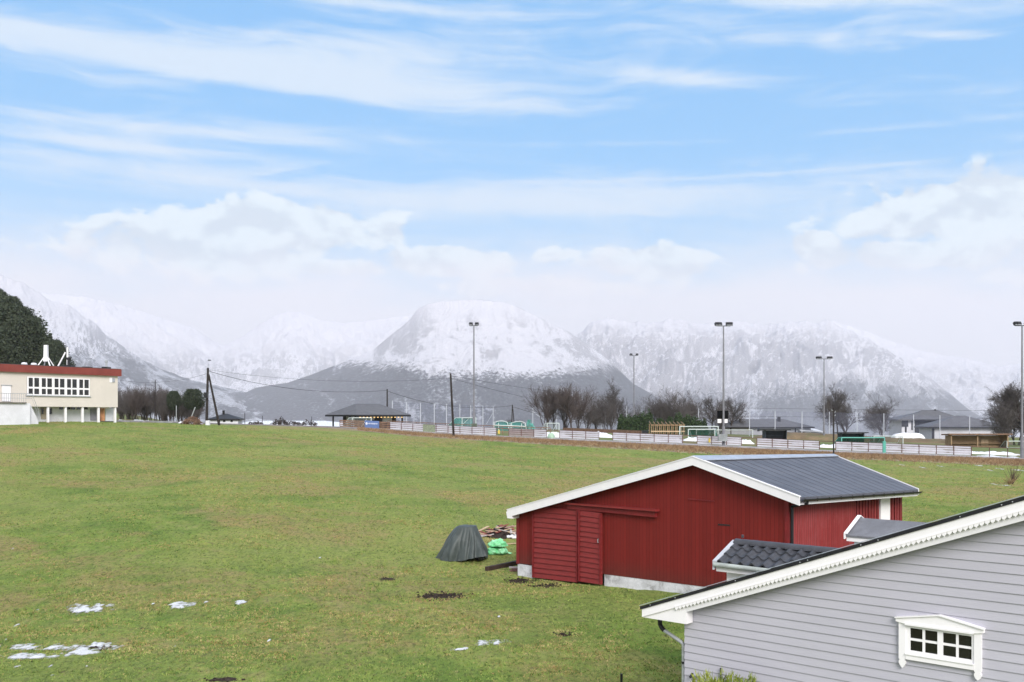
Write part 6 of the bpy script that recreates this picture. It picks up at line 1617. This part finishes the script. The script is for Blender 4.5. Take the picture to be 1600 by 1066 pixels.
# bare trees behind the pitch: named one by one by what stands near them
spec = [('c', 853, 602, 190, 1.0, 'dense reddish bare tree, leftmost behind the pale net posts'), ('b', 866, 601, 196, .9, 'tall narrow bare tree between the two leftmost reddish ones'), ('c', 882, 597, 192, 1.1, 'tall dense reddish bare tree with many upright stems'), ('b', 893, 599, 188, 1.0, 'reddish bare tree at the right edge of the dense clump'),
        ('c', 903, 603, 194, .9, 'shorter bare tree just right of the dense reddish clump'), ('d', 918, 612, 200, 1.0, 'thin bare tree above the timber wall, left one of three'), ('d', 932, 616, 205, 1.0, 'thin bare tree above the timber wall, middle one of three'), ('g', 947, 613, 203, .9, 'thin bare tree above the timber wall, right one of three'),
        ('a', 972, 590, 210, 1.05, 'large round bare tree beside the distant floodlight mast'), ('d', 956, 622, 195, .9, 'low spreading bare tree left of the large round one'), ('d', 1002, 625, 215, .9, 'low bare tree right of the distant floodlight mast'), ('g', 1023, 608, 205, .95, 'bare tree above the hedge, left of two alike'), ('g', 1038, 603, 200, 1., 'bare spreading tree above the raw timber frame'),
        ('d', 1062, 604, 203, 1.0, 'bare spreading tree above the large white goal'), ('g', 1077, 607, 207, .95, 'bare tree above the right end of the hedge'), ('e', 1112, 620, 212, 1., 'loose bare tree left of the scoreboard'), ('e', 1142, 622, 215, 1., 'loose bare tree right of the scoreboard'), ('d', 1128, 628, 210, .9, 'low bare tree directly behind the scoreboard'), 
        ('e', 1309, 609, 200, .8, 'bare tree with slender leaning trunk left of the thick trunked one'), ('a', 1322, 598, 203, 1.1, 'bare tree with thick trunk behind the second navy dugout'), ('g', 1380, 610, 200, .95, 'dense bare tree standing alone left of the charcoal house'), 
        ('g', 1573, 603, 160, 1.0, 'dense dark bare tree at the right edge, left one of three'), ('g', 1590, 596, 163, 1.1, 'dense dark bare tree at the right edge, tallest of three'), ('f', 1607, 598, 158, 1.0, 'dense dark bare tree cut by the right edge'), ('d', 795, 655, 215, .6, 'small bare bush like tree left of the A shaped pole'), ('d', 812, 657, 215, .6, 'small bare bush like tree right of the A shaped pole')]
for i, (key, u, vt, Y, w_, lab) in enumerate(spec):
    x = (u-CU)/F*Y; h = zat(vt-4, Y)-(tz(x, Y)-.1); put_tree(key, u, None, Y, h, lab, 'bare trees behind the football pitch', R.uniform(0, 6), w_*(2.2 if u in (795, 812) else 1))
# dark conifers on the slope at the left
def conifer(seed, h, w_, pine=False):
    g = np.random.default_rng(seed); n = 4600; t_ = g.uniform(.02, 1, n)**(1.0 if not pine else .6); 
    if pine: t_ = .42+.58*g.uniform(0, 1, n); rad = w_*np.sin(np.pi*np.clip((t_-.36)/.72, 0, 1))**.7
    else: rad = w_*(1-t_)**.85*(.62+.45*np.sin(t_*30+seed)**2)
    a = g.uniform(0, 6.283, n); lob = 1+.22*np.sin(a*3+seed+t_*6)+.15*np.sin(a*7+t_*11); r_ = rad*lob*g.uniform(.25, 1, n)**.55
    C_ = np.stack([r_*np.cos(a), r_*np.sin(a), h*t_-.12*r_], 1)
    V, Fc = leaves_np(C_, .30, 3, (.14, .14, .10), seed, (1, .7, 1), .3)
    T = MB().tube([(0, 0, -.5), (0, 0, h*.5), (0, 0, h*.97)], [h*.018, h*.012, .02], 7)
    r = bpy.data.objects.new('pine_tree' if pine else 'spruce_tree', None); col.objects.link(r); T.build('trunk', M['bark'], r)
    c = npmesh('crown', V, Fc, NEEDLE); c.parent = r; return r
NEEDLE = leaf_mat('dark_needles', (.035, .05, .035), (.075, .09, .055), .8, (.02, .028, .02))
for k, (sd, h, w_, pn) in enumerate(((31, 12, 2.6, False), (32, 12, 3.0, False), (33, 12, 2.2, False), (34, 10, 2.6, True))): protos['s%d' % k] = conifer(sd, h, w_, pn); pheight['s%d' % k] = h
gs = 'dark spruces on the slope behind the cream building'
for k in range(48):
    row = k % 3; u = -14+(k//3)*7.0+R.uniform(-3, 3); Y = (178, 192, 206)[row]+R.uniform(-4, 4)
    vt = np.interp(u, [-20, 12, 30, 48, 60, 70, 82, 96], [455, 464, 474, 492, 512, 531, 528, 555])+(2-row)*9*R.uniform(.4, 1.3)+R.uniform(-6, 12)
    if u > 96: continue
    x = (u-CU)/F*Y; h = max(5, zat(vt, Y)-(tz(x, Y)-.3)); lab = 'dark spruce in the stand on the slope above the cream building'
    put_tree('s%d' % R.choice((0, 1, 2, 3, 3)), u, None, Y, h, lab, gs, R.uniform(0, 6), R.uniform(.75, 1.15))
for k, (u, vt, Y, w_, lab) in enumerate(((271, 611, 150, .9, 'flat topped dark pine in the bare wood, the slimmer of two'), (302, 608, 148, 1.25, 'broad dark pine at the right end of the bare wood'))):
    x = (u-CU)/F*Y; put_tree('s3', u, None, Y, zat(vt, Y)-tz(x, Y)+.1, lab, 'pines in the bare wood', k*2., w_*.95)
# clipped evergreens behind the timber frame
HEDGE = leaf_mat('evergreen_leaves', (.028, .055, .022), (.06, .095, .035), .7)
for k, (u, vt, w_, l) in enumerate(((974, 650, 2.6, 'dark evergreen shrub at the left end of the hedge'), (987, 648, 3.0, 'evergreen shrub beside the slanting net brace'), (1000, 645, 3.2, 'evergreen shrub, tallest left of the raw timber frame'), (1012, 643.5, 2.8, 'evergreen shrub at the left post of the timber frame'), (1030, 655, 3.2, 'low evergreen shrub above the middle of the timber frame'),
                                    (1048, 654, 3.0, 'low evergreen shrub at the right end of the timber frame'), (1064, 646.5, 3.6, 'big evergreen shrub behind the left post of the large white goal'), (1080, 648, 3.4, 'big evergreen shrub above the middle of the large white goal'), (1094, 655, 3.2, 'sloping evergreen shrub at the right end of the hedge'))):
    Y = 182; x = (u-CU)/F*Y; zb2 = tz(x, Y); h = zat(vt, Y)-zb2; bushy('evergreen_shrub', u, HZ-zb2/Y*F, Y, w_, h, HEDGE, l, 'shrub', 900, 60+k, .34)
